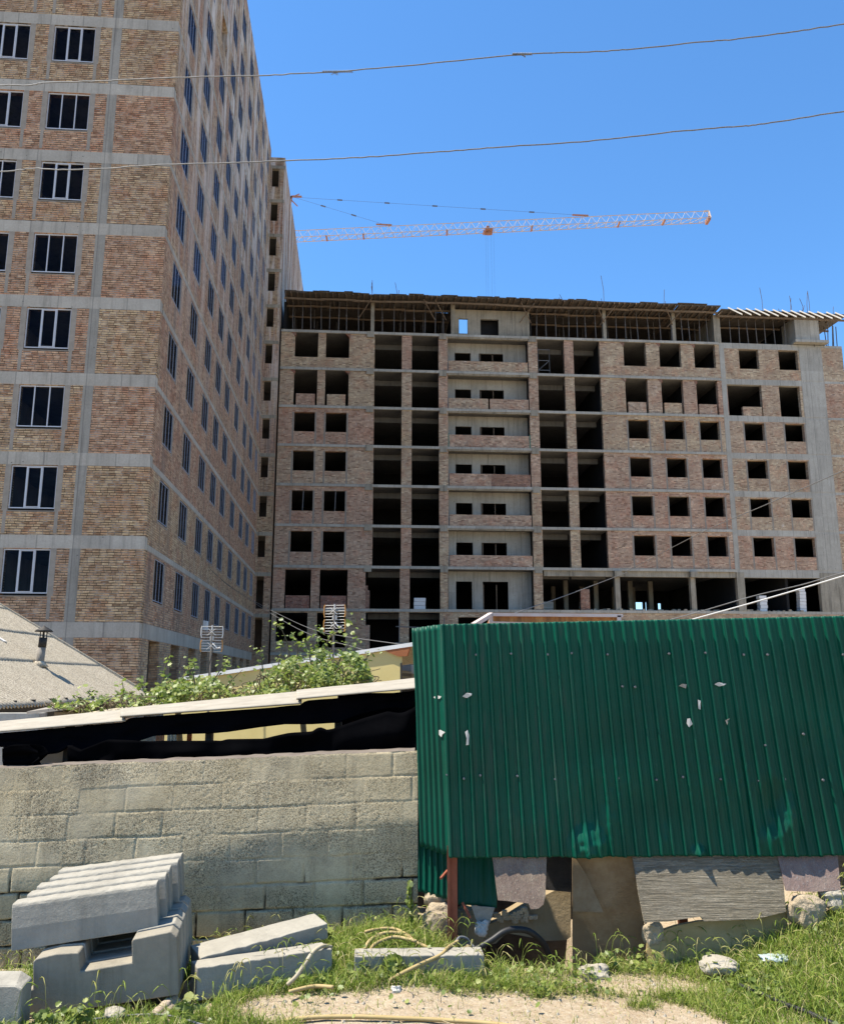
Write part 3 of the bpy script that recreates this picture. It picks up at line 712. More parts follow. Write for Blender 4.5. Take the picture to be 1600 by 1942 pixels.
# ================================================================== yard behind the block wall
def ground_z(x, y):
    x = np.asarray(x, float); y = np.asarray(y, float)
    hole = -.45*sstep(5.24, 5.42, y)*sstep(.30, .40, x)*sstep(1.02, .94, x)
    near = hole+np.interp(x, [-3, -2.1, -1, -.1, .3, 1.5, 1.9, 2.3, 2.7], [-.2, -.17, -.05, .08, .02, -.03, .06, .20, .34])*sstep(4.3, 5.4, y)
    far = -1.0*sstep(6.6, 8.5, y)*sstep(40, 28, np.abs(x)*0+0)
    rr = np.clip((x**2+(y-4.5)**2)/120, 0, 1)
    return near*(1-sstep(6.2, 8.0, y)) + far + (fbm(x*2.1, y*2.1, 3)-.5)*.05*(1-rr) + (fbm(x*9, y*9, 5)-.5)*.018*(1-rr)
M['asbestos'] = None
def roof_mat():
    t = NT('weathered_fibre_cement'); o = t.coord()
    col = t.mix(t.ramp(t.noise(o, 2.0, 6, .7), [(.3, 0), (.7, 1)]), (.50, .43, .315), (.62, .545, .42))
    col = t.mix(t.ramp(t.noise(o, 40, 4, .8), [(.38, 0), (.58, 1)]), (.24, .205, .155), col)
    vy = t.math('SINE', t.math('MULTIPLY', t.sep(o)[1], 2*math.pi/.15)); col = t.mix(.8, col, t.ramp(t.math('ADD', vy, t.math('MULTIPLY', t.noise(o, 3, 4), .8)), [(.0, .62), (.55, 1.0)]), 'MULTIPLY')
    col = t.mix(t.math('MULTIPLY', t.ramp(t.noise(o, 7, 6, .8), [(.60, 0), (.68, 1)]), .6), col, (.16, .145, .10))
    return t.done(t.bsdf(col, .95, 0, t.bump(t.noise(o, 70, 4, .8), .5, .01), .1))
M['asbestos'] = roof_mat()
M['soot'] = simple('sooty_metal', (.02, .019, .018), (.05, .045, .04), 12, .7, .3)
M['pipe'] = simple('weathered_pipe', (.16, .14, .115), (.25, .225, .19), 14, .8)
M['house_wall'] = simple('dim_house_wall', (.10, .085, .075), (.17, .15, .13), 3, .9)
# --- old house with fibre-cement roof, left
hx, hy = -7.9, 24.0
house = thing('old_house', 'low old house with a grey corrugated fibre cement roof beside the tower', 'house', (hx, hy, BASE), ROT)
SL = math.tan(R(30)); EZ = 1.31-BASE
def roof_sheet(l0, l1, r0, r1, lift, seed):     # l: along eave towards the viewer, r: up the slope (horizontal metres)
    nl = int((l1-l0)/.022); nr = 14
    l = np.linspace(l0, l1, nl)[None, :]; r = np.linspace(r0, r1, nr)[:, None]
    wv = .026*np.sin(l*2*math.pi/.15); Lm = np.broadcast_to(l, (nr, nl)); Rm = np.broadcast_to(r, (nr, nl))
    Z = EZ+Rm*SL+wv+lift+.02*(fbm(Lm*.6, Rm*.9, seed)-.5)+lift*.4*(1-(Rm-r0)/(r1-r0))
    o = grid_mesh('roof_sheet', -Rm, -Lm, Z, M['asbestos'], None); o.parent = house
    s = o.modifiers.new('thick', 'SOLIDIFY'); s.thickness = .012; s.offset = -1
k = 0
for (a, b) in ((-.35, 1.9), (1.85, 4.2), (4.15, 6.6), (6.55, 9.2), (9.15, 12.0)):
    for (c, d) in ((-.30, 1.3), (1.15, 2.65), (2.5, 4.0), (3.85, 5.4)):
        k += 1; roof_sheet(a+random.uniform(-.06, .06), b+random.uniform(-.04, .04), c+random.uniform(-.03, .03), d, .012*(k % 2)+.02*(c > 1)+.02*(c > 2.6), k)
m = MB(); m.prism([(-5.4, .3, EZ+5.4*SL+.05), (-5.4, -12, EZ+5.4*SL+.05), (-11, -12, EZ), (-11, .3, EZ)], [(-5.4, .3, EZ+5.4*SL), (-5.4, -12, EZ+5.4*SL), (-11, -12, EZ-.05), (-11, .3, EZ-.05)]); m.build('rear_roof', M['asbestos'], house)
m = MB(); m.box(-10.6, -.55, -11.8, -.15, 0, EZ-.02); m.prism([(-10.4, -.16, EZ-.05), (-.6, -.16, EZ-.05), (-5.4, -.16, EZ+5.2*SL-.1)], [(-10.4, -.4, EZ-.05), (-.6, -.4, EZ-.05), (-5.4, -.4, EZ+5.2*SL-.1)]); m.build('wall', M['house_wall'], house)
m = MB(); m.box(-.1, .22, -12, .3, EZ-.26, EZ-.12); m.box(-.02, .12, -12, .3, EZ-.42, EZ-.30)
for q in range(14): m.box(-.5, .2, -11.7+q*.88, -11.62+q*.88, EZ-.12, EZ-.04)
m.build('eave_board', M['soot'], house)
m = MB(); m.beam((.15, -.02+.38, EZ-.09+.02), (-5.4, .36, EZ+5.4*SL+.04), .05, .16); m.build('verge_board', M['asbestos'], house)
# raised overlap strip running down the slope
m = MB(); m.beam((-1.9, -4.45, EZ+1.9*SL+.07), (-5.2, -4.45, EZ+5.2*SL+.09), .17, .03); m.build('cover_strip', simple('cover_strip', (.48, .46, .42), (.56, .54, .5), 4, .9), house)
def roof_hit(u, v):
    r = ray(u, v); inv = wm(house).inverted(); o = inv @ Vector((0, 0, EYE)); d = inv.to_3x3() @ r
    k = (EZ+.03 - o.x*SL - o.z)/(d.z+d.x*SL); return o+d*k
b = roof_hit(75, 1262)
m = MB(); m.tube([b+Vector((0, 0, -.2)), b+Vector((.0, 0, .1)), b+Vector((.02, 0, .42))], [.095, .09, .085], 14); ch = m.build('chimney_pipe', M['pipe'], house, True)
m = MB(); m.tube([b+Vector((.02, 0, .40)), b+Vector((.03, 0, .62))], .088, 14)
for q in range(4): a = q*math.pi/2+.5; m.beam(b+Vector((.03+.07*math.cos(a), .07*math.sin(a), .6)), b+Vector((.03+.07*math.cos(a), .07*math.sin(a), .78)), .018)
m.tube([b+Vector((.03, 0, .75)), b+Vector((.03, 0, .79)), b+Vector((.03, 0, .87)), b+Vector((.03, 0, .89))], [.20, .17, .03, .02], 14)
m.build('chimney_cowl', M['soot'], ch, True)
m = MB(); m.tube([b+Vector((0, 0, -.03)), b+Vector((0, 0, .05)), b+Vector((0, 0, .09))], [.2, .12, .1], 12); m.build('flashing', M['asbestos'], ch, True)

# --- yellow house
M['yellow'] = simple('yellow_render', (.46, .375, .15), (.52, .435, .19), 1.6, .9, 0, .15, 60)
yw = P(762, 1300, 13.2); yl = P(435, 1300, 14.6)
dy = (yl-yw); dy.z = 0; L = dy.length; ang = math.atan2(-dy.y, -dy.x)
yel = thing('yellow_house', 'low yellow rendered house with a white sloping roof edge behind the vines', 'house', (yw.x, yw.y, BASE), ang)
inv = wm(yel).inverted()
eA = inv @ P(782, 1219, 13.0); eB = inv @ P(330, 1287, 14.9)
m = MB(); fr = [(0, 0, 0), (-L-1.4, 0, 0), (-L-1.4, 0, eB.z-.05), (0, 0, eA.z-.055)]; bk = [(x-(2.6 if x > -.1 else 0), 5.0, z) for x, y, z in fr]; m.prism(fr, bk); m.build('wall', M['yellow'], yel)
m = MB(); m.prism([(eA.x, -.015, eA.z-.05), (eB.x, -.015, eB.z-.05), (eB.x, -.015, eB.z+.0), (eA.x, -.015, eA.z+.0)], [(eA.x, 5.2, eA.z+.1), (eB.x, 5.2, eB.z+.1), (eB.x, 5.2, eB.z+.15), (eA.x, 5.2, eA.z+.15)]); m.build('roof', M['asbestos'], yel)
m = MB(); m.beam((eA.x+.02, -.032, eA.z-.015), (eB.x, -.032, eB.z-.015), .03, .06); m.build('roof_edge', simple('white_edge', (.62, .62, .6), (.5, .5, .48), 3, .6), yel)
m = MB(); m.prism([(.16, -.04, eA.z-.05), (-.34, -.04, eA.z-.09), (-.05, -.04, eA.z-.20), (.10, -.04, eA.z-.20)], [(.16, -.003, eA.z-.05), (-.34, -.003, eA.z-.09), (-.05, -.003, eA.z-.20), (.10, -.003, eA.z-.20)]); m.build('rusty_gusset', simple('rust_sheet', (.30, .11, .035), (.22, .075, .03), 6, .8), yel)
m = MB(); m.beam((-.01, -.012, 0), (-.01, -.012, eA.z-.3), .02); m.beam((-1.15, -.03, .2), (-1.1, -.03, eA.z-.4), .012); m.build('corner_trim', M['soot'], yel)
# --- ruins seen in the gap beyond the yellow house
t = thing('rubble_pile', 'grey rubble pile in the narrow gap between yellow house and green fence', 'rubble', (P(775, 1290, 20).x, 20, BASE))
for q in range(7):
    m = MB(); c = P(random.uniform(762, 790), 1262+q*5, 19.5+q*.1); s = random.uniform(.12, .3)
    m.prism([(c.x-s, c.y, c.z-.1), (c.x+s, c.y, c.z-.14), (c.x+s*.9, c.y, c.z+.08), (c.x-s*.7, c.y, c.z+.03)], [(c.x-s, c.y+.4, c.z-.1), (c.x+s, c.y+.4, c.z-.14), (c.x+s*.9, c.y+.4, c.z+.08), (c.x-s*.7, c.y+.4, c.z+.03)]); m.build('slab', M['concrete_pale'] if q % 2 else M['concrete_dark'], t, world=True)
m = MB(); m.box(t.location.x-1.2, t.location.x+1.2, 20.6, 21.5, BASE, 1.7); m.build('mound', M['soot'], t, world=True)

# --- antennas
M['orange_plastic'] = simple('orange_plastic', (.46, .22, .045), (.40, .19, .05), 9, .5)
def antenna(u, vtop, vbot, Y, label, ang, leanx=0):
    b = P(u, vbot, Y); h = P(u, vtop, Y).z-b.z
    t = thing('tv_antenna', label, 'antenna', b, ang, 'television antennas')
    m = MB(); m.tube([(0, 0, -.6), (leanx, 0, h)], .014, 8); m.build('mast', M['pipe'], t)
    w = .165
    for lv, tp in ((h-.03, .0), (h-.26, .0)):
        m = MB()
        for q in range(5): z = lv-.045*q+.09; m.tube([(-w, .03, z), (w, .03, z)], .005, 6)
        m.tube([(0, .02, lv+.11), (0, .02, lv-.11)], .012, 6); m.build('reflector_grid', M['white_cable'], t)
        m = MB(); 
        for s in (-1, 1): m.tube([(s*w, .03, lv+.1), (s*(w+.012), .03, lv+.05), (s*(w+.012), .03, lv-.05), (s*w, .03, lv-.1)], .010, 6)
        m.build('end_bracket', M['orange_plastic'] if not (u < 500 and lv > h-.1) else M['white_cable'], t)
        m = MB(); m.tube([(-.06, -.04, lv+.05), (0, -.05, lv), (.07, -.06, lv-.06)], .004, 6); m.tube([(.06, -.04, lv+.05), (-.07, -.06, lv-.06)], .004, 6); m.build('dipole', M['white_cable'], t)
    m = MB(); m.box(-.03, .03, .0, .06, h-.17, h-.10); m.tube([(.0, 0, h-.2), (.10, -.05, h-.3), (.16, -.1, h-.29)], .01, 6); m.build('amplifier', M['white_cable'], t)
    m = MB(); m.tube(catmull([(0, -.02, h-.2), (.03, -.02, h*.6), (-.02, -.02, h*.3), (.02, -.02, -.3)], 6), .006, 5); m.build('lead', M['soot'], t)
antenna(397, 1195, 1300, 14.2, 'pale grid antenna on a thin mast in front of the tower', .15)
antenna(632, 1155, 1240, 13.6, 'orange ended grid antenna above the yellow house roof edge', -.2)

# --- low shed roof right behind the block wall
M['white_sheet'] = simple('pale_roof_sheet', (.24, .212, .165), (.32, .288, .23), 5, .75, 0, .25, 25)
M['tar'] = simple('black_felt', (.002, .0023, .0035), (.004, .004, .0055), 4, 1.0, 0, 0, 14, .0, .01)  # dark felt, with the shade under the roof put into its colour
M['black_sheet'] = simple('black_tarpaulin', (.0015, .0015, .0018), (.003, .003, .0035), 3, 1.0, 0, 0, 9, .0, .015)  # dark sheeting, blackened further by shade put into its colour
YS = 6.35
def shed_z(u): return None
shed = thing('lean_to_shed', 'black lean-to shed with a pale corrugated roof edge behind the block wall', 'shed', (P(390, 1380, YS).x, YS, BASE))
front = [(-60, 1391), (238, 1367), (228, 1359.5), (572, 1335), (562, 1328), (800, 1306)]
rear = [(-60, 1374), (238, 1345.5), (228, 1346), (572, 1312), (562, 1312.5), (800, 1288)]
for i in range(0, 6, 2):
    (u0, v0), (u1, v1) = front[i], front[i+1]; (p0, q0), (p1, q1) = rear[i], rear[i+1]
    n = 60; nr = 34; Xs = np.zeros((nr, n)); Ys = Xs.copy(); Zs = Xs.copy(); y1 = YS+1.25
    A, B_, C, D_ = P(u0, v0, YS-.02*i), P(u1, v1, YS-.02*i), P(p0, q0, y1), P(p1, q1, y1)
    for a in range(n):
        f = a/(n-1); lo = A.lerp(B_, f); hi = C.lerp(D_, f)
        for b_ in range(nr):
            g = b_/(nr-1); p = lo.lerp(hi, g); Xs[b_, a], Ys[b_, a], Zs[b_, a] = p
    gg = np.linspace(0, 1, nr)[:, None]; Zs += .012*np.sin(gg*2*math.pi*7)+.008*(fbm(Xs*2, Ys*4, 9+i)-.5)+.003*i
    o = grid_mesh('roof_sheet', Xs, Ys, Zs, M['white_sheet'], shed)
    s = o.modifiers.new('thick', 'SOLIDIFY'); s.thickness = .008; s.offset = -1
# hanging black felt under the roof edge: an uneven lower outline, real cloth thickness
def cloth(name, top, bot, y0, thick, mat, parent, wob=.02):
    us = np.linspace(top[0][0], top[-1][0], 120); vt = np.interp(us, *zip(*top)); vb = np.interp(us, *zip(*bot)); n = 16
    X = np.zeros((n, 120)); Y = X.copy(); Z = X.copy()
    for i in range(120):
        for j in range(n):
            g = j/(n-1); y = y0+wob*(float(vnoise(us[i]*.02, g*3, 4))-.5)*2
            p = P(us[i], vb[i]+(vt[i]-vb[i])*g, y); X[j, i], Y[j, i], Z[j, i] = p
    o = grid_mesh(name, X, Y, Z, mat, parent); s = o.modifiers.new('thick', 'SOLIDIFY'); s.thickness = thick; return o
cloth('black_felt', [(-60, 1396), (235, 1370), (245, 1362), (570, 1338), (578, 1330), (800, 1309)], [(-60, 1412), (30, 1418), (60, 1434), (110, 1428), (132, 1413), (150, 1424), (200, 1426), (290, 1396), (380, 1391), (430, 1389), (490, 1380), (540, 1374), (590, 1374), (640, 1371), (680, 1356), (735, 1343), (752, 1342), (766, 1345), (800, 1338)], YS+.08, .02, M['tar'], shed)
# heap of black sheeting behind the wall
heap_t = [(128, 1414), (150, 1424), (200, 1404), (290, 1406), (300, 1405), (420, 1405), (430, 1402), (500, 1401), (520, 1396), (590, 1391), (605, 1382), (620, 1386), (660, 1372), (690, 1362), (735, 1349), (752, 1352), (764, 1352), (800, 1335)]
heap_b = [(u, 1475) for u, v in heap_t]
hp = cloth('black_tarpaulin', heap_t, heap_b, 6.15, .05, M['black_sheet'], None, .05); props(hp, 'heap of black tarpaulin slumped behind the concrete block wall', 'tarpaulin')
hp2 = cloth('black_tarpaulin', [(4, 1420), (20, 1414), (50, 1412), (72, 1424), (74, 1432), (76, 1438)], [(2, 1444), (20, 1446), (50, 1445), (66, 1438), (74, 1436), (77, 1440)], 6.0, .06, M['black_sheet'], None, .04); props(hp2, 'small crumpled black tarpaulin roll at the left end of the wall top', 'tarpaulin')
m = MB()
for u in (128, 162, 395, 640, 790):
    p = P(u, 1440, YS+.25); m.box(p.x-.025, p.x+.025, p.y-.03, p.y+.03, BASE, P(u, 1390-(u*.1), YS+.25).z)
m.build('post', M['soot'], shed, world=True)
m = MB(); p = P(800, 1440, 7.5); q = P(640, 1440, 7.5); m.box(q.x, p.x+.3, 7.45, 7.5, BASE, 1.5); q2 = P(170, 1440, 7.5); q3 = P(285, 1440, 7.5); pass; q4 = P(-200, 1440, 7.5)
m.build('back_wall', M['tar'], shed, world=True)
# grey panel and things that show in the gaps
g0, g1 = P(77, 1415, 6.9), P(133, 1412, 6.9)
m = MB(); zt = P(100, 1417, 6.9).z; m.prism([(g0.x, 6.9, BASE), (g1.x, 6.9, BASE), (g1.x, 6.9, zt+.06), (g0.x, 6.9, zt)], [(g0.x, 7.05, BASE), (g1.x, 7.05, BASE), (g1.x, 7.05, zt+.06), (g0.x, 7.05, zt)])
props(m.build('grey_cabinet', M['plaster'], None), 'plain grey cabinet standing under the left end of the shed roof', 'cabinet')
m = MB(); a, b = P(-40, 1350, 9.5), P(75, 1350, 9.5); m.box(a.x, b.x, 9.5, 9.7, BASE, P(0, 1353, 9.5).z); props(m.build('pale_wall', M['concrete_pale'], None), 'pale low wall seen under the eave at the left edge', 'wall')
m = MB(); a, b = P(60, 1345, 8.6), P(160, 1345, 8.6); z = P(60, 1349, 8.6).z
m.prism([(a.x, 8.5, z-.03), (b.x, 8.3, z+.03), (b.x, 8.3, z+.06), (a.x, 8.5, z+.0)], [(a.x, 9.3, z+.02), (b.x, 9.3, z+.08), (b.x, 9.3, z+.11), (a.x, 9.3, z+.05)]); m.box(a.x+.1, b.x-.1, 8.9, 9.2, BASE, z-.02); props(m.build('low_roof_slab', M['plaster'], None), 'low grey roof slab between the house eave and the shed roof', 'slab')
m = MB(); a, b = P(128, 1345, 8), P(300, 1330, 8); 
m.prism([(a.x, 7.9, P(65, 1362, 7.9).z), (b.x, 7.9, P(300, 1348, 7.9).z), (b.x, 7.9, P(300, 1346, 7.9).z), (a.x, 7.9, P(65, 1359, 7.9).z)], [(a.x+.15, 9.2, P(65, 1347, 9.2).z), (b.x, 9.2, P(300, 1322, 9.2).z), (b.x, 9.2, P(300, 1320, 9.2).z), (a.x+.15, 9.2, P(65, 1345, 9.2).z)])
props(m.build('loose_roof_sheet', M['asbestos'], None), 'loose pale roof sheet lying under the vine at its left end', 'roof sheet')
# laundry seen through the gap
for i, (u0, u1, c) in enumerate(((296, 312, (.45, .36, .33)), (318, 345, (.34, .44, .50)), (355, 364, (.45, .2, .1)))):
    a, b = P(u0, 1385, 9.0), P(u1, 1385, 9.0); m = MB(); n = 8
    for q in range(n):
        x0 = a.x+(b.x-a.x)*q/n; x1 = a.x+(b.x-a.x)*(q+1)/n; y0 = 9+.03*(q % 2); y1 = 9+.03*((q+1) % 2)
        m.prism([(x0, y0, .55), (x1, y1, .55), (x1, y1, 1.12), (x0, y0, 1.12)], [(x0, y0+.01, .55), (x1, y1+.01, .55), (x1, y1+.01, 1.12), (x0, y0+.01, 1.12)])
    props(m.build('hanging_cloth', simple('cloth_%d' % i, c), None), ('pinkish cloth hanging in the gap under the shed roof', 'pale blue cloth hanging in the gap under the shed roof', 'narrow orange cloth hanging in the gap under the shed roof')[i], 'cloth', 'cloths hanging in the shed gap')

# --- vines
def leaf_mat():
    t = NT('vine_leaf'); g = t.new('ShaderNodeAttribute', attribute_name='tint'); 
    col = t.ramp(g.outputs['Fac'], [(0, (.07, .10, .025)), (.35, (.15, .20, .045)), (.70, (.26, .30, .07)), (1, (.40, .38, .14))])
    a = t.bsdf(col, .45, 0, None, .4); tr = t.new('ShaderNodeBsdfTranslucent'); t.link(t.mix(.5, col, (.25, .36, .05)), tr.inputs[0])
    mx = t.new('ShaderNodeMixShader'); mx.inputs[0].default_value = .38; t.link(a, mx.inputs[1]); t.link(tr.outputs[0], mx.inputs[2]); return t.done(mx.outputs[0])
M['leaf'] = leaf_mat(); M['stem'] = simple('vine_stem', (.10, .075, .045), (.16, .13, .07), 20, .9)
OUT = np.array([(0, -.1), (.32, -.05), (.5, .25), (.34, .42), (.46, .72), (.2, .68), (0, 1.0), (-.2, .68), (-.46, .72), (-.34, .42), (-.5, .25), (-.32, -.05)])
def leaves(name, pos, size, mat, parent, rng, flat=.5):
    n = len(pos); k = len(OUT)
    nx = rng.normal(size=(n, 3)); nx[:, 2] = np.abs(nx[:, 2])*1.3+flat; nx[:, 1] -= .5; nx /= np.linalg.norm(nx, axis=1, keepdims=True)
    t = rng.normal(size=(n, 3)); t[:, 2] -= .6; t -= nx*(t*nx).sum(1, keepdims=True); t /= np.linalg.norm(t, axis=1, keepdims=True); b = np.cross(nx, t)
    sz = size*rng.uniform(.55, 1.25, (n, 1, 1))
    co = pos[:, None, :]+sz*(OUT[None, :, 0:1]*b[:, None, :]+OUT[None, :, 1:2]*t[:, None, :])+ (sz*np.abs(OUT[None, :, 0:1])*rng.uniform(-.1, .5, (n, 1, 1)))*nx[:, None, :]
    cen = pos[:, None, :]+sz*.3*t[:, None, :]
    co = np.concatenate([cen, co], 1).reshape(-1, 3); base = (np.arange(n)*(k+1))[:, None]
    tri = np.concatenate([np.stack([base[:, 0], base[:, 0]+1+i, base[:, 0]+1+(i+1) % k], 1) for i in range(k)], 0)
    me = bpy.data.meshes.new(name)
    if parent is not None: iv = np.array(wm(parent).inverted()); co = co @ iv[:3, :3].T+iv[:3, 3]
    fast_mesh(me, co.astype(np.float32), tri); me.materials.append(mat)
    at = me.attributes.new('tint', 'FLOAT', 'POINT'); at.data.foreach_set('value', np.repeat(np.clip(rng.beta(2, 2.6, n), 0, 1), k+1).astype(np.float32))
    o = bpy.data.objects.new(name, me); COL.objects.link(o)
    if parent is not None: o.parent = parent
    return o
def vine(label, outline_top, outline_bot, Y, n, shoots, seed):
    """outline: crown silhouette as pixel polylines at depth Y; the crown has real depth about it"""
    rng = np.random.default_rng(seed); u0, u1 = outline_top[0][0], outline_top[-1][0]
    b = P((u0+u1)/2, 1400, Y); t = thing('grape_vine', label, 'vine', (b.x, Y, BASE))
    pos = []; cl = [(rng.uniform(u0, u1), rng.uniform(0, 1), rng.uniform(-.7, .8)) for _ in range(46)]
    while len(pos) < n:
        cu, cf, cy = cl[rng.integers(len(cl))]
        u = cu+rng.normal()*11; f = cf+rng.normal()*.13; y = Y+cy+rng.normal()*.13
        if not (u0 < u < u1) or f < -.05 or f > 1.03: continue
        vt = np.interp(u, *zip(*outline_top)); vb = np.interp(u, *zip(*outline_bot)); p = P(u, vb+(vt-vb)*f, y); pos.append(p)
    st = MB()
    for sh in shoots:
        c = catmull([P(u, v, Y+dy) for u, v, dy in sh], 8); st.tube(c, [.008*(1-.7*i/len(c)) for i in range(len(c))], 5)
        for q in range(3, len(c)):
            for _ in range(2):
                if rng.random() < .75: pos.append(c[q]+Vector(rng.normal(size=3)*.035))
    for _ in range(95):
        u = rng.uniform(u0, u1); vt = np.interp(u, *zip(*outline_top)); vb = np.interp(u, *zip(*outline_bot)); y = Y+rng.uniform(-.6, .7); f = rng.uniform(.2, .95)
        a = P(u, vb+4, y); e = P(u+rng.uniform(-25, 25), vb+(vt-vb)*f, y+rng.uniform(-.2, .2)); mid = a.lerp(e, .5)+Vector((rng.uniform(-.12, .12), 0, .05)); st.tube(catmull([a, mid, e], 5), .005, 4)
    tk = MB(); tk.tube(catmull([(b.x+.1, Y, BASE), (b.x-.05, Y+.05, -.2), (b.x+.05, Y, .6), P((u0+u1)/2, 1350, Y)], 6), [.045]*10+[.03]*9, 8)
    tk.build('trunk', M['stem'], t, True, world=True); st.build('stem', M['stem'], t, True, world=True)
    leaves('foliage', np.array([tuple(p) for p in pos]), .043, M['leaf'], t, rng)
vine('bushy grape vine in front of the yellow house wall, the right-hand and taller one', [(440, 1318), (470, 1292), (520, 1262), (560, 1245), (600, 1232), (640, 1238), (680, 1240), (697, 1265), (706, 1300)], [(440, 1325), (520, 1315), (560, 1317), (640, 1308), (706, 1302)], 8.9, 3700,
     [[(520, 1300, 0), (530, 1250, 0), (541, 1205, 0)], [(545, 1290, .1), (548, 1235, .1), (535, 1196, 0), (522, 1182, 0)], [(600, 1260, 0), (603, 1215, 0), (598, 1190, 0)], [(610, 1250, .1), (625, 1210, 0), (660, 1188, 0), (668, 1180, 0)], [(560, 1270, 0), (565, 1222, 0), (556, 1205, 0)], [(640, 1260, 0), (660, 1225, 0), (672, 1215, 0)], [(500, 1290, 0), (496, 1250, 0), (494, 1228, 0)], [(680, 1270, 0), (697, 1245, 0), (712, 1236, 0)], [(590, 1260, 0), (582, 1222, 0), (577, 1212, 0)]], 21)
vine('grape vine spreading over the roof left of the thin antenna mast', [(235, 1342), (270, 1322), (300, 1300), (320, 1288), (360, 1285), (400, 1284), (425, 1300), (440, 1322)], [(235, 1350), (300, 1340), (360, 1334), (440, 1322)], 8.7, 1600,
     [[(310, 1310, 0), (312, 1275, 0), (318, 1242, 0)], [(330, 1310, 0), (350, 1280, 0), (365, 1255, .1)], [(280, 1325, 0), (268, 1300, 0), (262, 1288, 0)], [(400, 1300, 0), (418, 1270, 0), (428, 1252, 0)], [(370, 1300, 0), (364, 1270, 0), (356, 1262, 0)], [(425, 1310, 0), (440, 1290, 0), (460, 1270, 0)]], 22)
vine('low trailing grape vine in front of the old house eave', [(105, 1338), (125, 1335), (170, 1324), (200, 1318), (240, 1310), (280, 1318)], [(105, 1342), (150, 1352), (200, 1350), (240, 1347), (280, 1340)], 8.5, 450,
     [[(160, 1345, 0), (150, 1325, 0), (140, 1318, 0)], [(232, 1340, 0), (234, 1310, 0), (231, 1290, 0)], [(120, 1345, 0), (110, 1335, 0), (104, 1332, 0)], [(190, 1335, 0), (172, 1318, 0), (165, 1310, 0)]], 23)
# --- rusty shed roof behind the fence
rs = thing('rusty_metal_shed', 'rusty flat metal roof with pale frame showing just above the green fence', 'shed', (P(1050, 1180, 11).x, 11, BASE))
m = MB(); a = P(930, 1166, 11); b = P(1172, 1168, 11); 
m.prism([(a.x, 11, a.z-.10), (b.x, 11, b.z-.10), (b.x, 11, b.z-.02), (a.x, 11, a.z-.02)], [(a.x, 13.5, a.z-.3), (b.x, 13.5, b.z-.3), (b.x, 13.5, b.z-.2), (a.x, 13.5, a.z-.2)]); m.box(a.x+.02, b.x-.02, 11.02, 13.4, BASE, a.z-.3); m.box(a.x+.02, b.x-.02, 11.03, 11.06, a.z-.3, a.z-.1)
def rust_mat():
    t = NT('rusted_sheet'); o = t.coord(); st = t.noise(t.scale(o, (4, 4, .6)), 2, 6, .7)
    col = t.ramp(st, [(.3, (.10, .055, .03)), (.48, (.30, .13, .045)), (.6, (.42, .22, .08)), (.75, (.20, .10, .05))]); return t.done(t.bsdf(col, .85, 0, None, .2))
M['rust'] = rust_mat(); m.build('rust_panel', M['rust'], rs, world=True)
m = MB(); m.beam((a.x-.05, 10.97, a.z), (b.x+.05, 10.97, b.z), .05, .04); m.beam((a.x, 10.97, a.z), P(897, 1186, 10.2), .05, .05); m.beam((a.x, 10.97, a.z), (a.x, 10.97, BASE), .05); m.beam((a.x, 10.95, a.z-.10), (b.x-.6, 10.95, b.z-.11), .03, .02); m.beam((b.x, 10.97, b.z), (b.x, 10.97, BASE), .05)
m.build('frame', simple('pale_primer_frame', (.50, .36, .30), (.58, .5, .45), 3, .7), rs, world=True)

# ================================================================== foreground
def gz(x, y): return float(ground_z(np.array([x]), np.array([y]))[0])
def G(u, v, dz=0):                      # where the pixel ray meets the ground (plus dz)
    y = 5.0
    for _ in range(12):
        p = P(u, v, y); r = ray(u, v); t = (gz(p.x, p.y)+dz-EYE)/(r.z/r.y); y = .5*y+.5*min(max(t, 3.5), 7)
    return P(u, v, y)
# --- ground
def soil_mat():
    t = NT('sandy_soil'); o = t.coord()
    col = t.mix(t.ramp(t.noise(o, 1.6, 6, .65), [(.32, 0), (.68, 1)]), (.325, .235, .148), (.42, .325, .215))
    col = t.mix(t.ramp(t.noise(o, 26, 5, .75), [(.35, 0), (.7, 1)]), col, (.50, .42, .305))
    peb = t.voro(o, 55); col = t.mix(t.math('MULTIPLY', t.ramp(peb, [(.12, 1), (.2, 0)]), .45), col, (.50, .46, .40))
    col = t.mix(.7, col, t.ramp(t.noise(o, 90, 3, .8), [(.3, .62), (.6, 1)]), 'MULTIPLY')
    h = t.math('ADD', t.noise(o, 30, 6, .75), t.math('MULTIPLY', t.noise(o, 140, 3, .7), .5))
    return t.done(t.bsdf(col, .95, 0, t.bump(h, .9, .02), .1))
M['soil'] = soil_mat()
def axis(a, b, fine, far): 
    mid = np.arange(a, b, fine); g = 1.22**np.arange(1, 60); left = a-np.cumsum(fine*g); right = b+np.cumsum(fine*g)
    return np.concatenate([left[left > -far][::-1], mid, right[right < far]])
gx = axis(-3.2, 3.2, .025, 900); gy = axis(3.6, 6.6, .025, 900)
GX, GY = np.meshgrid(gx, gy)
gr = grid_mesh('ground', GX, GY, ground_z(GX, GY), M['soil']); props(gr, None, None, None, 'structure')

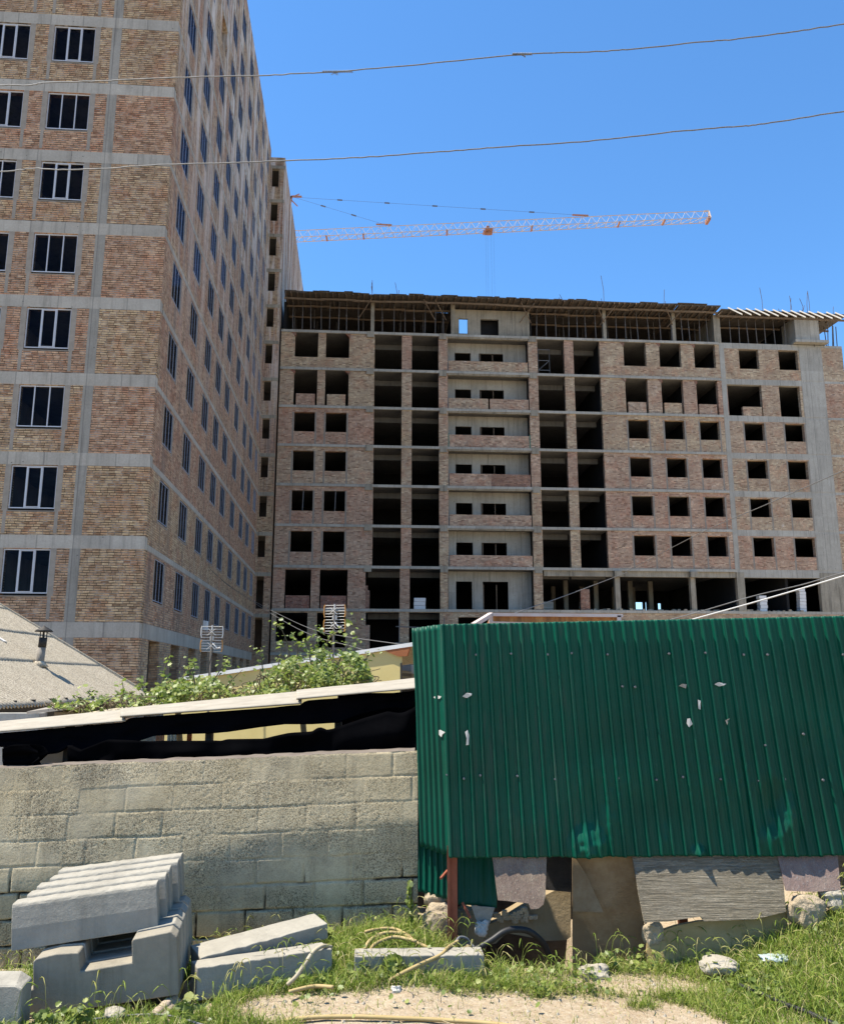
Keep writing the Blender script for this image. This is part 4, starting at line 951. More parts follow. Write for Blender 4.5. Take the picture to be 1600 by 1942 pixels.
# --- concrete block wall
def block_mat():
    t = NT('rough_block'); o = t.coord()
    col = t.mix(t.ramp(t.noise(o, 3.0, 6, .7), [(.3, 0), (.7, 1)]), (.47, .385, .24), (.59, .50, .335))
    col = t.mix(t.ramp(t.noise(o, 1.2, 4, .6), [(.5, 0), (.7, 1)]), col, (.33, .29, .215))
    wn = t.new('ShaderNodeAttribute', attribute_name='block'); col = t.mix(.55, col, t.ramp(wn.outputs['Fac'], [(0, .78), (1, 1.05)]), 'MULTIPLY')
    col = t.mix(.75, col, t.ramp(t.noise(o, 2.2, 7, .72), [(.32, .60), (.5, .95), (.7, 1.08)]), 'MULTIPLY')
    col = t.mix(t.math('MULTIPLY', t.ramp(t.noise(t.scale(o, (5, 5, .7)), 1.6, 5, .7), [(.54, 0), (.68, 1)]), .45), col, (.20, .165, .11))
    rg = t.new('ShaderNodeAttribute', attribute_name='rough')
    pit = t.ramp(t.noise(o, 115, 4, .75), [(.38, 0), (.52, 1)]); pit2 = t.ramp(t.voro(o, 130), [(.15, 0), (.34, 1)])
    pp = t.mix(rg.outputs['Fac'], (1, 1, 1), t.mix(1.0, pit, pit2, 'MULTIPLY'))
    col = t.mix(.72, col, pp, 'MULTIPLY')
    Z = t.sep(o)[2]
    foot_dark = t.math('MULTIPLY', t.ramp(t.math('ADD', Z, t.math('MULTIPLY', t.noise(o, 2.5, 4), .35)), [(.10, 1), (.62, 0)]), .62)
    col = t.mix(foot_dark, col, (.115, .10, .075))  # colour gets darker towards the foot of the wall
    gp = t.new('ShaderNodeAttribute', attribute_name='gap'); col = t.mix(gp.outputs['Fac'], col, (.03, .026, .02))  # recess shade of the deep joints painted into the colour
    h = t.math('ADD', pp, t.math('MULTIPLY', t.noise(o, 160, 3, .7), .4))
    return t.done(t.bsdf(col, .95, 0, t.bump(h, .7, .003), .1))
YW = 5.8; WX0, WX1 = -3.9, P(792, 1500, YW).x
wall = thing('block_wall', 'rough grey concrete block wall in front of the black shed', 'wall', (-1.5, YW, -.5))
nx, nz = 560, 270; fx = np.linspace(0, 1, nx)[None, :]; fz = np.linspace(0, 1, nz)[:, None]
Xw = WX0+(WX1-WX0)*np.broadcast_to(fx, (nz, nx)); SLP = .04
ztop = P(790, 1425, YW).z+SLP*(Xw-WX1)+.010*(fbm(Xw*3, Xw*0, 2)-.5)+.014*(fbm(Xw*14, Xw*0, 8)-.5); Zw = -.5+(ztop+.5)*np.broadcast_to(fz, (nz, nx))
cw, chh = .315, .157
zc = Zw-(P(790, 1425, YW).z+SLP*(Xw-WX1))+.022*(fbm(Xw*1.7, Zw*2.5, 201)-.5)+.008*(fbm(Xw*9, Zw*7, 203)-.5); row = np.floor(zc/chh); zf = zc/chh-row
xs = (Xw-WX1)/cw+.37*np.mod(row, 2)+.16*np.sin(row*5.1)+.10*(fbm(Xw*2.2, row*3.3, 207)-.5); cl = np.floor(xs); xf = xs-cl
ex = np.minimum(xf, 1-xf)*cw; ez = np.minimum(zf, 1-zf)*chh
wobx = .010*(fbm(Xw*18, Zw*18, 31)-.5); e = np.minimum(ex, ez)+wobx*.8
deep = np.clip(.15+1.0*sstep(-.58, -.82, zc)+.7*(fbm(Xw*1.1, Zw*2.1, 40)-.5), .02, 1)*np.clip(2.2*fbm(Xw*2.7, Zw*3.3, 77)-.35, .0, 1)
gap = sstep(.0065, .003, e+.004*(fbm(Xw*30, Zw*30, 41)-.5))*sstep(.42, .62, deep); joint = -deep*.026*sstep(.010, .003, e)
rid = vnoise(cl*7.3+.5, row*3.7+.5, 55); bl = .004*(rid-.5)
pitn = fbm(Xw*62, Zw*62, 15, 3); rough = .35+.65*sstep(.34, .62, fbm(Xw*3.6, Zw*4.6, 19, 5)+.22*(rid-.5)); pits = -.0016*sstep(.50, .68, pitn)*rough+.0015*(fbm(Xw*90, Zw*90, 23, 2)-.5)
# shaped for light: upper courses lean back into sun, lower right bulges into shade
line = -.73+.26*(sstep(-2.4, -.2, Xw))+.05*(fbm(Xw*3, Zw*3, 61)-.5)
lean = np.zeros_like(Zw); tz = zc-line
ang = np.where(tz > 0, (.125+.03*(fbm(Xw*2, Zw*2, 33)-.5))*sstep(.0, .10, tz), -.035*sstep(0, -.12, tz)); dz = np.gradient(Zw, axis=0); lean = np.cumsum(ang*dz, 0); lean -= lean[int(nz*.55)][None, :].mean()
Yw = YW-(joint+bl+pits)+lean
front_co = np.stack([Xw, Yw, Zw], -1).reshape(-1, 3)
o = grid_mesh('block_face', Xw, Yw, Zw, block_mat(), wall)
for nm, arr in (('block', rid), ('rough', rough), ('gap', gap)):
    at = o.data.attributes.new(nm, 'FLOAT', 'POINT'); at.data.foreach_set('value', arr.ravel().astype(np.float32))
xt = Xw[-1]; zt = Zw[-1]; yt = Yw[-1]; m = MB()
for i in range(0, nx-4, 4):
    j = i+4; m.face([(xt[i], yt[i], zt[i]), (xt[j], yt[j], zt[j]), (xt[j], YW+.27, zt[j]+.004), (xt[i], YW+.27, zt[i]+.004)]); m.face([(xt[i], YW+.27, zt[i]+.004), (xt[j], YW+.27, zt[j]+.004), (xt[j], YW+.25, -.6), (xt[i], YW+.25, -.6)])
m.face([(xt[-1], yt[-1], zt[-1]), (xt[-1], YW+.25, zt[-1]), (xt[-1], YW+.25, -.6), (xt[-1], YW-.0, -.6)])
m.build('wall_top', simple('dark_wall_top', (.10, .08, .065), (.17, .14, .11), 9, .95), wall, True, world=True)  # top and back coloured darker than the block face

# --- green sheet metal fence
def green_mat(dust=.22, nm='green_painted_sheet'):
    t = NT(nm); o = t.coord()
    col = t.mix(t.ramp(t.noise(o, 1.3, 5, .6), [(.35, 0), (.7, 1)]), (.001, .050, .029), (.002, .074, .045))
    col = t.mix(t.math('MULTIPLY', t.ramp(t.noise(t.scale(o, (9, 9, .8)), 3, 6, .75), [(.5, 0), (.75, 1)]), dust), col, (.045, .065, .052))
    col = t.mix(t.math('MULTIPLY', t.ramp(t.noise(o, 45, 5, .8), [(.62, 0), (.72, 1)]), .25), col, (.12, .15, .13))
    rg = t.ramp(t.noise(t.scale(o, (5, 5, .6)), 4, 5, .7), [(.3, .34), (.7, .55)])
    return t.done(t.bsdf(col, rg, 0, t.bump(t.noise(o, 5, 3), .12, .02), .16))
M['green'] = green_mat(); M['green_dusty'] = green_mat(.75, 'dusty_green_sheet'); M['green_edge'] = simple('green_backside', (.10, .13, .12), None, 1, .6)
fence = thing('sheet_metal_fence', 'dented dark green corrugated metal fence standing right of the block wall', 'fence', (.3, 5.5, 0))
def prof(x, p, d=.022):
    f = np.mod(x/p, 1.0)
    return d*(np.clip(f/.13, 0, 1)-np.clip((f-.28)/.11, 0, 1))+.002*(sstep(.6, .64, f)-sstep(.8, .84, f))
dents = [(1112, 1608, 34, 40, .055, 1), (1150, 1560, 40, 60, .016, 1), (1125, 1540, 22, 60, -.014, 1), (1490, 1560, 22, 50, .026, 1), (1462, 1530, 26, 46, -.024, 1), (1455, 1592, 20, 22, .02, 1), (1322, 1618, 14, 14, .035, 1), (1262, 1596, 12, 30, .012, 1), (1150, 1480, 80, 50, .010, 0), (1380, 1480, 90, 60, .012, 0), (1230, 1300, 40, 90, -.008, 0), (1000, 1560, 60, 60, .008, 0), (1560, 1400, 50, 90, -.010, 0)]
def sheet(name, BL, BR, TL, TR, width, pitch, parent, mat, seed, lift=0, bow=.0, edge_noise=.004, use_dents=True, nzr=110, d=.022, k=28, kick=0.):
    n = int(round(width/pitch))*k+1; s = np.linspace(0, 1, n)[None, :]; t = np.linspace(0, 1, nzr)[:, None]
    def bil(a, b, c, d_): return (1-t)*((1-s)*a+s*b)+t*((1-s)*c+s*d_)
    X = bil(BL.x, BR.x, TL.x, TR.x); Y = bil(BL.y, BR.y, TL.y, TR.y); Z = bil(BL.z, BR.z, TL.z, TR.z)
    nr = (BR-BL).cross(TL-BL).normalized(); nr = nr if nr.y < 0 else -nr
    off = prof(s*width+0*t, pitch, d)+lift+.010*(fbm(s*width*1.2+seed+0*t, t*1.6+0*s, seed)-.5)*2*(1-t*.3)+.004*(fbm(s*width*7+0*t, t*3+0*s, seed+9)-.5)+.011*(vnoise(s*width*4.5+.6*t, t*.9+0*s, seed+20)-.5)+bow*np.sin(math.pi*t)+kick*np.clip(1-t/.45, 0, 1)**2*(.6+.8*vnoise(s*width*1.7+0*t+seed, 0*t+0*s, seed))
    if use_dents:
        dl = (X*0, EYE)
        cy = Y*CT+(Z-EYE)*ST; uu = 800+FPX*X/cy; vv = 971-FPX*(-Y*ST+(Z-EYE)*CT)/cy
        for du, dv, su, sv, h, sharp in dents:
            a = np.abs((uu-du)/su); b = np.abs((vv-dv)/sv)
            g = np.clip(1-np.sqrt(a*a+b*b)*.8, 0, 1) if sharp else np.exp(-(a*a+b*b))
            off = off+h*g*(1+.35*(vnoise(uu*.12, vv*.12, seed)-.5))
    Z = Z+edge_noise*(1-t)*(vnoise(s*width*14+0*t, 0*t+0*s, seed+3)-.5)*2
    o = grid_mesh(name, X+nr.x*off, Y+nr.y*off, Z+nr.z*off, mat, parent, smooth=False)
    sd = o.modifiers.new('thick', 'SOLIDIFY'); sd.thickness = .0015; sd.offset = -1
    return o
YF = 5.42; LB = .0
bl, br = P(850, 1624.5, YF), P(1760, 1621, YF-.03); tl, tr = P(834, 1184.5, YF+LB), P(1664, 1167, YF+LB-.03)
FL = (br-bl).length; cuts = [0, .285, .64, 1.0, 1.375, 1.75]; PITCH = FL/40
for i in range(5):
    a, b = cuts[i], cuts[i+1]; e = .008 if i < 4 else 0
    sheet('metal_sheet', bl.lerp(br, a), bl.lerp(br, b+e), tl.lerp(tr, a), tl.lerp(tr, b+e), FL*(b-a), PITCH, fence, M['green_dusty'] if i == 0 else M['green'], 3+i, lift=.003*(4-i), nzr=120, kick=.017)
rb_, rt_ = P(799, 1604, YW-.03), P(785, 1192, YW+.02)
sheet('return_sheet', rb_, bl, rt_, tl, (bl-rb_).length*1.0, (bl-rb_).length/5, fence, M['green'], 8, use_dents=False, nzr=40)
# posts, rails
m = MB(); p0 = P(858, 1600, YF+.06); x0 = P(849, 1700, YF+.05).x; x1 = P(867, 1700, YF+.05).x
m.box(x0, x1, YF+.036, YF+.042, -.1, .60); m.box(x0, x0+.006, YF+.042, YF+.10, -.1, .60); m.box(x0+.0, x1-.02, YF+.15, YF+.156, .60, 1.9)
m.box(x0-.004, x0+.012, YF+.012, YF+.03, -.1, .62)
M['red_steel'] = simple('red_oxide_steel', (.17, .045, .022), (.24, .075, .04), 9, .65, .1, .2, 40)
m.build('post', M['red_steel'], fence, world=True)
m = MB(); m.beam((x0, YF+.10, .30+.16), (x0-.045, YF-.02, .27+.17), .012, .012); m.beam((x1+.03, YF+.05, .29), (x1+.075, YF+.02, .21), .012, .012); m.build('rebar_stub', M['red_steel'], fence, world=True)
m = MB()
for z in (.85, 1.75): m.beam((x0, YF+.12+(z-.6)*.12, z), (br.x+1.9, YF+.12+(z-.6)*.12, z+.02), .04, .03)
for xx in (1.6, 2.9, 4.6): m.beam((xx, YF+.14, -.2), (xx, YF+.30, 1.9), .05)
m.build('rail', M['red_steel'], fence, world=True)
def onfence(u, v):
    n = (br-bl).cross(tl-bl); r = ray(u, v); k = (bl-Vector((0, 0, EYE))).dot(n)/r.dot(n); return Vector((0, 0, EYE))+r*k
m = MB()
scr = [(902, 1242), (968, 1240), (1037, 1241.5), (1082, 1239), (1150, 1241.5), (1266, 1240), (1335, 1238.5), (1407, 1242), (1452, 1242), (1595, 1242), (847, 1469), (879, 1476), (910, 1470), (980, 1471), (1051, 1477), (1098, 1480), (1144, 1473), (1170, 1475), (1242, 1478), (1292, 1473), (1363, 1477), (1435, 1480), (1484, 1477), (1557, 1479), (1178, 1302), (1202, 1303), (1448, 1413), (1520, 1392)]
for u, v in scr:
    c = onfence(u, v)+Vector((0, -.027, 0)); q = MB(); q.tube([c+Vector((0, .012, 0)), c+Vector((0, -.004, 0))], .0075, 8); q.tube([c+Vector((0, -.004, 0)), c+Vector((0, -.009, 0))], .0045, 6)
    q.build('screw', M['alu_wire'], fence, world=True)
# torn paper left on the sheets
M['paper'] = simple('torn_paper', (.38, .365, .33), (.50, .48, .44), 30, .9)
scraps = [([(1351, 1298), (1358, 1294), (1374, 1297), (1369, 1300), (1360, 1302)], 'pointed white paper scrap, the uppermost on the right half of the fence'), ([(1320, 1327), (1325, 1329), (1325, 1346), (1321, 1344)], 'narrow upright white paper scrap under the pointed one'), ([(1300, 1363), (1305, 1362), (1310, 1373), (1303, 1379), (1299, 1372)], 'rounded white paper scrap lowest on the right half of the fence'), ([(881, 1388), (886, 1384), (889, 1394), (888, 1412), (883, 1413), (884, 1400)], 'long torn white paper strip on the left part of the fence'), ([(876, 1321), (884, 1314), (894, 1315), (893, 1319), (885, 1324)], 'small grey white paper scrap above the long torn strip'), ([(1372, 1366), (1380, 1362), (1377, 1368), (1375, 1375)], 'tiny dirty paper remnant right of the rounded scrap'), ([(1284, 1301), (1291, 1297), (1299, 1298), (1297, 1306), (1290, 1303)], 'faint grey glue mark of paper left of the pointed scrap')]
for pts, lb in scraps:
    f = [onfence(u, v)+Vector((0, -.030-.004*(i % 2), 0)) for i, (u, v) in enumerate(pts)]; b = [p+Vector((0, .0015, 0)) for p in f]
    m = MB(); m.prism(f, b); props(m.build('paper_scrap', M['paper'] if 'faint' not in lb and 'tiny' not in lb else M['plaster'], None), lb, 'paper', 'torn paper scraps on the fence')
nrm = (bl-rb_).cross(rt_-rb_).normalized(); nrm = nrm if nrm.x < 0 else -nrm
def onret(u, v): r = ray(u, v); k = (bl-Vector((0, 0, EYE))).dot(nrm)/r.dot(nrm); return Vector((0, 0, EYE))+r*k+nrm*.016
for pts, lb in (([(832, 1389), (838, 1384), (848, 1389), (843, 1393), (841, 1398)], 'white paper scrap near the fence corner, level with the long strip'), ([(826, 1322), (832, 1319), (841, 1321), (838, 1325), (830, 1326)], 'small grey paper remnant high at the fence corner')):
    f = [onret(u, v) for u, v in pts]; m = MB(); m.prism(f, [p-nrm*.0015 for p in f]); props(m.build('paper_scrap', M['paper'], None), lb, 'paper', 'torn paper scraps on the fence')

# --- lower green offcuts behind the fence
def panel(pts, yt, yb, thick, name, mat, label, cat, bevel=.002):
    vs = [v for _, v in pts]; v0, v1 = min(vs), max(vs)
    f = [P(u, v, yt+(yb-yt)*(v-v0)/(v1-v0)) for u, v in pts]; n = Vector((0, 1, 0)); m = MB(); m.prism(f, [p+n*thick for p in f])
    o = m.build(name, mat, None, recalc=True); props(o, label, cat); return o
of = sheet('metal_offcut', P(796, 1690, 5.78), P(852, 1708, 5.60), P(795, 1560, 5.86), P(852, 1560, 5.68), .24, .048, None, M['green'], 12, use_dents=False, nzr=20); props(of, 'narrow green metal offcut between block wall and red post', 'metal sheet')
of = sheet('metal_offcut', P(868, 1716, 5.62), P(942, 1722, 5.60), P(868, 1590, 5.70), P(940, 1590, 5.70), .27, .135, None, M['green'], 13, use_dents=False, nzr=20, d=.006); props(of, 'green metal offcut right of the red post under the fence', 'metal sheet')
# --- boards leaning under the fence
def board_mat(name, c1, c2, c3, grain, gs, bump, bd, dust=None):
    t = NT(name); o = t.coord(); v = t.scale(o, grain)
    col = t.mix(t.ramp(t.noise(v, gs, 6, .7), [(.3, 0), (.7, 1)]), c1, c2)
    col = t.mix(t.math('MULTIPLY', t.ramp(t.noise(o, 5, 6, .75), [(.45, 0), (.7, 1)]), .6), col, c3)
    fl = t.ramp(t.noise(v, gs*3, 5, .8), [(.52, 0), (.66, 1)])
    if dust: col = t.mix(t.math('MULTIPLY', fl, .7), col, dust)
    h = t.math('ADD', t.noise(v, gs*1.5, 6, .75), t.math('MULTIPLY', fl, .4))
    return t.done(t.bsdf(col, .9, 0, t.bump(h, bump, bd), .15))
M['mauve'] = board_mat('mauve_peeling_board', (.13, .09, .07), (.20, .15, .12), (.30, .24, .17), (1, 1, .35), 40, .9, .006, (.44, .37, .29))
M['mauve2'] = board_mat('purple_grey_board', (.15, .10, .085), (.21, .15, .13), (.26, .2, .16), (1, 1, .4), 30, .9, .005, (.36, .31, .29))
M['ply'] = board_mat('brown_film_plywood', (.13, .085, .045), (.17, .115, .062), (.24, .185, .115), (.6, 1, 1), 3, .25, .004)
M['darkboard'] = board_mat('dark_grey_board', (.035, .033, .032), (.055, .05, .048), (.08, .07, .06), (1, 1, 3), 8, .5, .004)
M['grain'] = board_mat('weathered_grain_board', (.17, .145, .105), (.37, .325, .25), (.27, .225, .15), (.22, 1, 5.0), 12, 1.0, .035, (.42, .385, .31))
M['dusty'] = board_mat('dusty_olive_board', (.28, .20, .085), (.36, .265, .125), (.40, .31, .17), (.4, 1, 2), 8, .4, .004)
panel([(930, 1600), (1037, 1600), (1034, 1700), (1030, 1716), (1020, 1724), (1006, 1725), (1002, 1714), (975, 1711), (960, 1709), (944, 1708)], 5.44, 5.30, .02, 'peeling_board', M['mauve'], 'mauve board with peeling surface and torn lower edge, left of dark plank', 'board')
panel([(1030, 1600), (1086, 1600), (1086, 1693), (1032, 1688)], 5.72, 5.68, .02, 'dark_plank', M['darkboard'], 'short dark grey plank behind the brown plywood edge', 'board')
panel([(1085, 1618), (1202, 1618), (1213, 1690), (1232, 1830), (1086, 1832)], 5.47, 5.46, .015, 'plywood_sheet', M['ply'], 'tall brown plywood sheet with bolt holes standing under the fence', 'board')
panel([(1085, 1619), (1112, 1660), (1144, 1731), (1086, 1729)], 5.435, 5.375, .008, 'plywood_strip', M['ply'], 'triangular plywood offcut on the upper left of the tall brown sheet', 'board')
panel([(1197, 1612), (1474, 1612), (1484, 1660), (1490, 1730), (1430, 1744), (1335, 1748), (1328, 1739), (1300, 1743), (1270, 1748), (1222, 1750), (1212, 1700)], 5.412, 5.26, .025, 'grain_board', M['grain'], 'wide grey board with deep wood grain under the fence', 'board')
panel([(1226, 1838), (1227, 1780), (1245, 1769), (1280, 1757), (1325, 1748), (1420, 1744), (1492, 1730), (1494, 1790), (1400, 1812), (1330, 1826)], 5.36, 5.30, .03, 'dusty_board', M['dusty'], 'low dusty olive board with a broken sloping top edge', 'board')
panel([(1470, 1608), (1586, 1604), (1594, 1688), (1545, 1692), (1491, 1690)], 5.42, 5.30, .02, 'purple_board', M['mauve2'], 'purple grey scratched board at the right end under the fence', 'board')
panel([(1580, 1590), (1720, 1590), (1720, 1690), (1590, 1680)], 5.66, 5.62, .02, 'dark_plank', M['darkboard'], 'dark plank at the right picture edge behind the purple board', 'board')
# hole, bank and slabs behind the boards
m = MB(); m.box(-.1, 5.6, 6.25, 6.45, -.6, .75); props(m.build('foundation_wall', M['darkboard'], None), 'foundation wall coloured shade-dark in the hollow beneath the green fence', 'wall')  # dark board colour stands in for the shade of the hollow
def lump(name, label, cat, cx, cy, cz, rx, ry, rz, mat, seed, rough=.3, group=None, sub=4):
    import bmesh
    bm = bmesh.new(); bmesh.ops.create_icosphere(bm, subdivisions=sub, radius=1)
    co = np.array([v.co[:] for v in bm.verts]); n = 1+rough*(fbm(co[:, 0]*1.3+seed*3.1+co[:, 2]*.7, co[:, 1]*1.3+co[:, 2]*1.1, seed, 4)-.5)*2+.10*(fbm(co[:, 0]*6+co[:, 2]*3, co[:, 1]*6-co[:, 2]*4, seed+1, 3)-.5)
    cr = np.sign(co)*np.abs(co)**.75
    for v, c, k in zip(bm.verts, cr, n): v.co = (c[0]*rx*k, c[1]*ry*k, c[2]*rz*k)
    me = bpy.data.meshes.new(name); bm.to_mesh(me); bm.free(); me.materials.append(mat)
    o = bpy.data.objects.new(name, me); COL.objects.link(o); o.location = (cx, cy, cz); return props(o, label, cat, group)
M['clay'] = simple('crumbly_clay', (.31, .245, .16), (.40, .33, .235), 9, .95, 0, .9, 45, .1, .02)
M['rock'] = simple('pale_limestone', (.29, .26, .205), (.38, .345, .28), 8, .9, 0, .9, 40, .1, .015)
M['claydark'] = simple('dry_clay_slab', (.22, .165, .095), (.29, .225, .135), 4, .95, 0, .5, 30, .1, .01)
panel([(912, 1796), (918, 1756), (950, 1745), (1000, 1715), (1050, 1690), (1082, 1690), (1082, 1778), (1072, 1784), (1035, 1785), (1005, 1778), (960, 1770), (940, 1790)], 5.78, 5.72, .16, 'broken_slab', M['claydark'], 'broken tan slab in the hollow left of the brown plywood', 'slab')
for i in range(26):
    pass
m = MB()
for i in range(60):
    c = P(random.gauss(978, 14), random.gauss(1738, 5), 5.70); r = random.uniform(.006, .016); m.box(c.x-r, c.x+r, c.y-r, c.y+r, c.z-r, c.z+r*.8)
props(m.build('clay_crumbs', M['clay'], None), 'pale clay crumbs lying on the broken slab', 'crumbs', None, 'stuff')
def lump_px(name, label, cat, u, v, Y, wpx, hpx, mat, seed, rough=.3, dy=None, group=None):
    c = P(u, v, Y); s = Y*1.07/FPX; return lump(name, label, cat, c.x, c.y, c.z, wpx*s/2, dy or wpx*s/2.4, hpx*s/2, mat, seed, rough, group)
GRP = 'broken stones under the fence'
lump_px('clay_lump', 'crumbly clay lump between block wall and red post, upper one', 'stone', 826, 1703, 5.75, 44, 26, M['clay'], 1, .35, None, GRP)
lump_px('clay_lump', 'large crumbly clay lump left of the red post near the grass', 'stone', 830, 1750, 5.62, 52, 60, M['clay'], 2, .3, None, GRP)
lump_px('clay_lump', 'brown clay lump low behind the red post', 'stone', 890, 1760, 5.8, 70, 70, M['claydark'], 3, .3, None, GRP)
lump_px('rock', 'big pale rock under the purple board at the right', 'rock', 1530, 1728, 5.30, 54, 54, M['clay'], 4, .34, None, GRP)
lump_px('rock', 'small pale rock at the right picture edge beside the big rock', 'rock', 1580, 1706, 5.34, 46, 34, M['rock'], 5, .3, None, GRP)
lump_px('rock', 'flat whitish stone lying in the grass under the dusty board', 'rock', 1362, 1832, 5.05, 62, 26, M['rock'], 6, .25, None, GRP)
lump_px('rock', 'angular grey stone in front of the brown plywood', 'rock', 1126, 1852, 5.15, 54, 36, M['rock'], 7, .4, None, GRP)
lump_px('rock', 'small grey stone below the stacked curbs', 'rock', 218, 1926, 4.46, 36, 22, M['rock'], 8, .3, None, GRP)
lump_px('clay_lump', 'straw covered clay clod at the broken corner of the dusty board', 'stone', 1238, 1772, 5.36, 34, 40, M['clay'], 9, .4, None, GRP)
lump_px('rock', 'white stone at the right edge in the lower grass', 'rock', 1590, 1900, 4.75, 46, 28, M['rock'], 10, .35, None, GRP)
# pale torn plastic under the green offcut
m = MB(); f = [P(u, v, 5.56) for u, v in ((893, 1718), (938, 1722), (925, 1762), (921, 1772), (912, 1768), (907, 1758))]; m.prism(f, [p+Vector((0, .01, 0)) for p in f]); props(m.build('plastic_flap', simple('grey_plastic', (.20, .185, .155), (.30, .28, .24), 18, .6, 0, .6, 25, .4, .01), None), 'grey torn plastic flap hanging below the green offcut', 'plastic')
lump_px('plastic_bag', 'crumpled white plastic scrap under the grey flap', 'plastic', 914, 1760, 5.54, 22, 24, M['paper'], 14, .6)
lump_px('plastic_bag', 'crumpled white plastic scrap in the grass beside the sandy soil', 'plastic', 752, 1882, 4.78, 18, 20, M['paper'], 15, .6)
M['clear'] = simple('pale_plastic', (.30, .36, .35), (.38, .44, .42), 9, .25, 0, .3, 20, .5, .01)
lump_px('plastic_bottle', 'squashed pale plastic bottle in the grass on the right', 'bottle', 1470, 1818, 5.08, 52, 10, M['clear'], 16, .25, .05)

# --- precast concrete curbs and trough pieces
M['precast'] = concrete_mat('precast_concrete', (.27, .25, .205), (.35, .325, .27), .45, False, .6)
M['precast_tan'] = concrete_mat('stained_precast', (.225, .20, .155), (.30, .27, .21), .6, False, .6)
def frame_obj(o, loc, rz, ry=0, rx=0): o.location = loc; o.rotation_euler = (rx, ry, rz)
def curb_mesh(L=.71, w=.139, h=.22, seed=0, mat='precast'):
    rr = random.Random(seed); prof = [(0, 0), (w, 0), (w, h-.015), (w-.012, h), (.030, h), (.020, h-.005), (.014, h-.018), (.0015, h*.47)]
    n = 26; m = MB(); k = len(prof)
    for i in range(n+1):
        x = L*i/n
        for j, (y, z) in enumerate(prof): m.v.append((x, y+rr.uniform(-.001, .001), z+(rr.uniform(-.0022, .0022) if z > h*.6 else 0)))
    for i in range(n):
        for j in range(k): a = i*k+j; b = i*k+(j+1) % k; m.f.append((a, a+k, b+k, b)); m.mi.append(0)
    m.f.append(tuple(range(k))); m.mi.append(0); m.f.append(tuple(n*k+j for j in range(k))[::-1]); m.mi.append(0)
    return m
srz, sroll = R(12), R(-5.5)
nm = ['front', 'second', 'third', 'fourth', 'rearmost']
for i in range(5):
    o = curb_mesh(.71-.005*i, seed=i).build('curb_stone', M['precast'], None, recalc=True, bevel=.004)
    d = i*.142; c = Vector((-2.071-.015*d+.012*(i % 2), 4.62+d, .262+.010*i)); frame_obj(o, c, srz+R(.8*(i % 2)-.5*i), sroll, R(-1.5))
    props(o, ('front grey curb stone of the row lying across the concrete trough pieces', 'second grey curb stone from the front in the upper row of the stack', 'middle grey curb stone in the upper row of the stack', 'fourth grey curb stone from the front in the upper row of the stack', 'rearmost and highest grey curb stone of the stacked row')[i], 'curb stone', 'curb stones in the stack')
def trough_mesh(L=.71, h=.30, w=.13, seed=0):
    o = [(0.0, 0), (L, 0), (L, h-.03), (L-.03, h), (L*.70, h-.012), (L*.69, h-.02), (L*.69, h*.60), (L*.345, h*.58), (L*.335, h*.85), (L*.325, h*.875), (.13, h*.90), (.04, h*.87), (.025, h*.83), (.025, h*.42), (0, h*.40)]
    m = MB(); m.prism([(x, 0, z) for x, z in o], [(x, w, z) for x, z in o]); return m
for i in range(5):
    m = trough_mesh(); o = m.build('trough_block', M['precast_tan'] if i == 0 else M['precast'], None, recalc=True, bevel=.012)
    d = i*.142; frame_obj(o, Vector((-1.915-.16*d, 4.51+d, -.005+.004*i)), R(10), R(-5.0), R(-1))
    props(o, ('front stained concrete trough block carrying the curb stones', 'second concrete trough block behind the stained front one', 'middle concrete trough block under the curb stones', 'fourth concrete trough block from the front under the curb stones', 'rearmost concrete trough block under the curb stones')[i], 'concrete block', 'trough blocks under the curbs')
m = curb_mesh(.26, .065, .05, 3); o = m.build('wood_block', simple('rough_wood', (.30, .235, .17), (.40, .32, .24), 12, .9, 0, .5, 40), None, recalc=True, bevel=.004); c = G(318, 1925); frame_obj(o, c+Vector((-.0, -.12, .0)), R(84), 0); props(o, 'rough pale wood block under the right end of the stack', 'wood block')
m = MB(); c = G(0, 1942); m.prism([(-2.75, 4.30, -.3), (-1.86, 4.30, -.3), (-1.865, 4.31, .19), (-1.90, 4.32, .205), (-2.75, 4.32, .20)], [(-2.75, 4.46, -.3), (-1.87, 4.46, -.3), (-1.875, 4.44, .20), (-1.93, 4.44, .232), (-2.75, 4.44, .23)]); props(m.build('curb_stone', M['precast'], None, recalc=True, bevel=.01), 'grey curb stone at the left picture edge beside the stack', 'curb stone')
def lying(label, a, b, w, h, zoff, mat, roll=0, chip=0, seed=0):
    """bar from ground point a to b (its front lower edge)"""
    rr = random.Random(seed); d = b-a; L = d.length; n = 18; m = MB(); pr = [(0, 0), (w, 0), (w, h), (0, h)]
    ang = math.atan2(d.y, d.x); k = 4
    for i in range(n+1):
        for j, (y, z) in enumerate(pr):
            c = rr.uniform(-.0012, .0012) if z else 0
            if j == 3 and rr.random() < .2: c -= .004
            m.v.append((L*i/n, y+c, z+c*.7))
    for i in range(n):
        for j in range(k): p = i*k+j; q = i*k+(j+1) % k; m.f.append((p, p+k, q+k, q)); m.mi.append(0)
    m.f.append((0, 1, 2, 3)); m.mi.append(0); m.f.append((n*k+3, n*k+2, n*k+1, n*k)); m.mi.append(0)
    o = m.build('curb_stone', mat, None, recalc=True, bevel=.005); o.location = a+Vector((0, 0, zoff)); o.rotation_euler = (roll, -math.asin(d.z/L), ang); return props(o, label, 'curb stone', 'curb stones lying in the grass')
a = P(372, 1900, 4.72); b = P(630, 1858, 5.03); lying('front one of two pale curb stones lying side by side in the grass', a, b, .17, .155, 0, M['precast'], R(-4), seed=1)
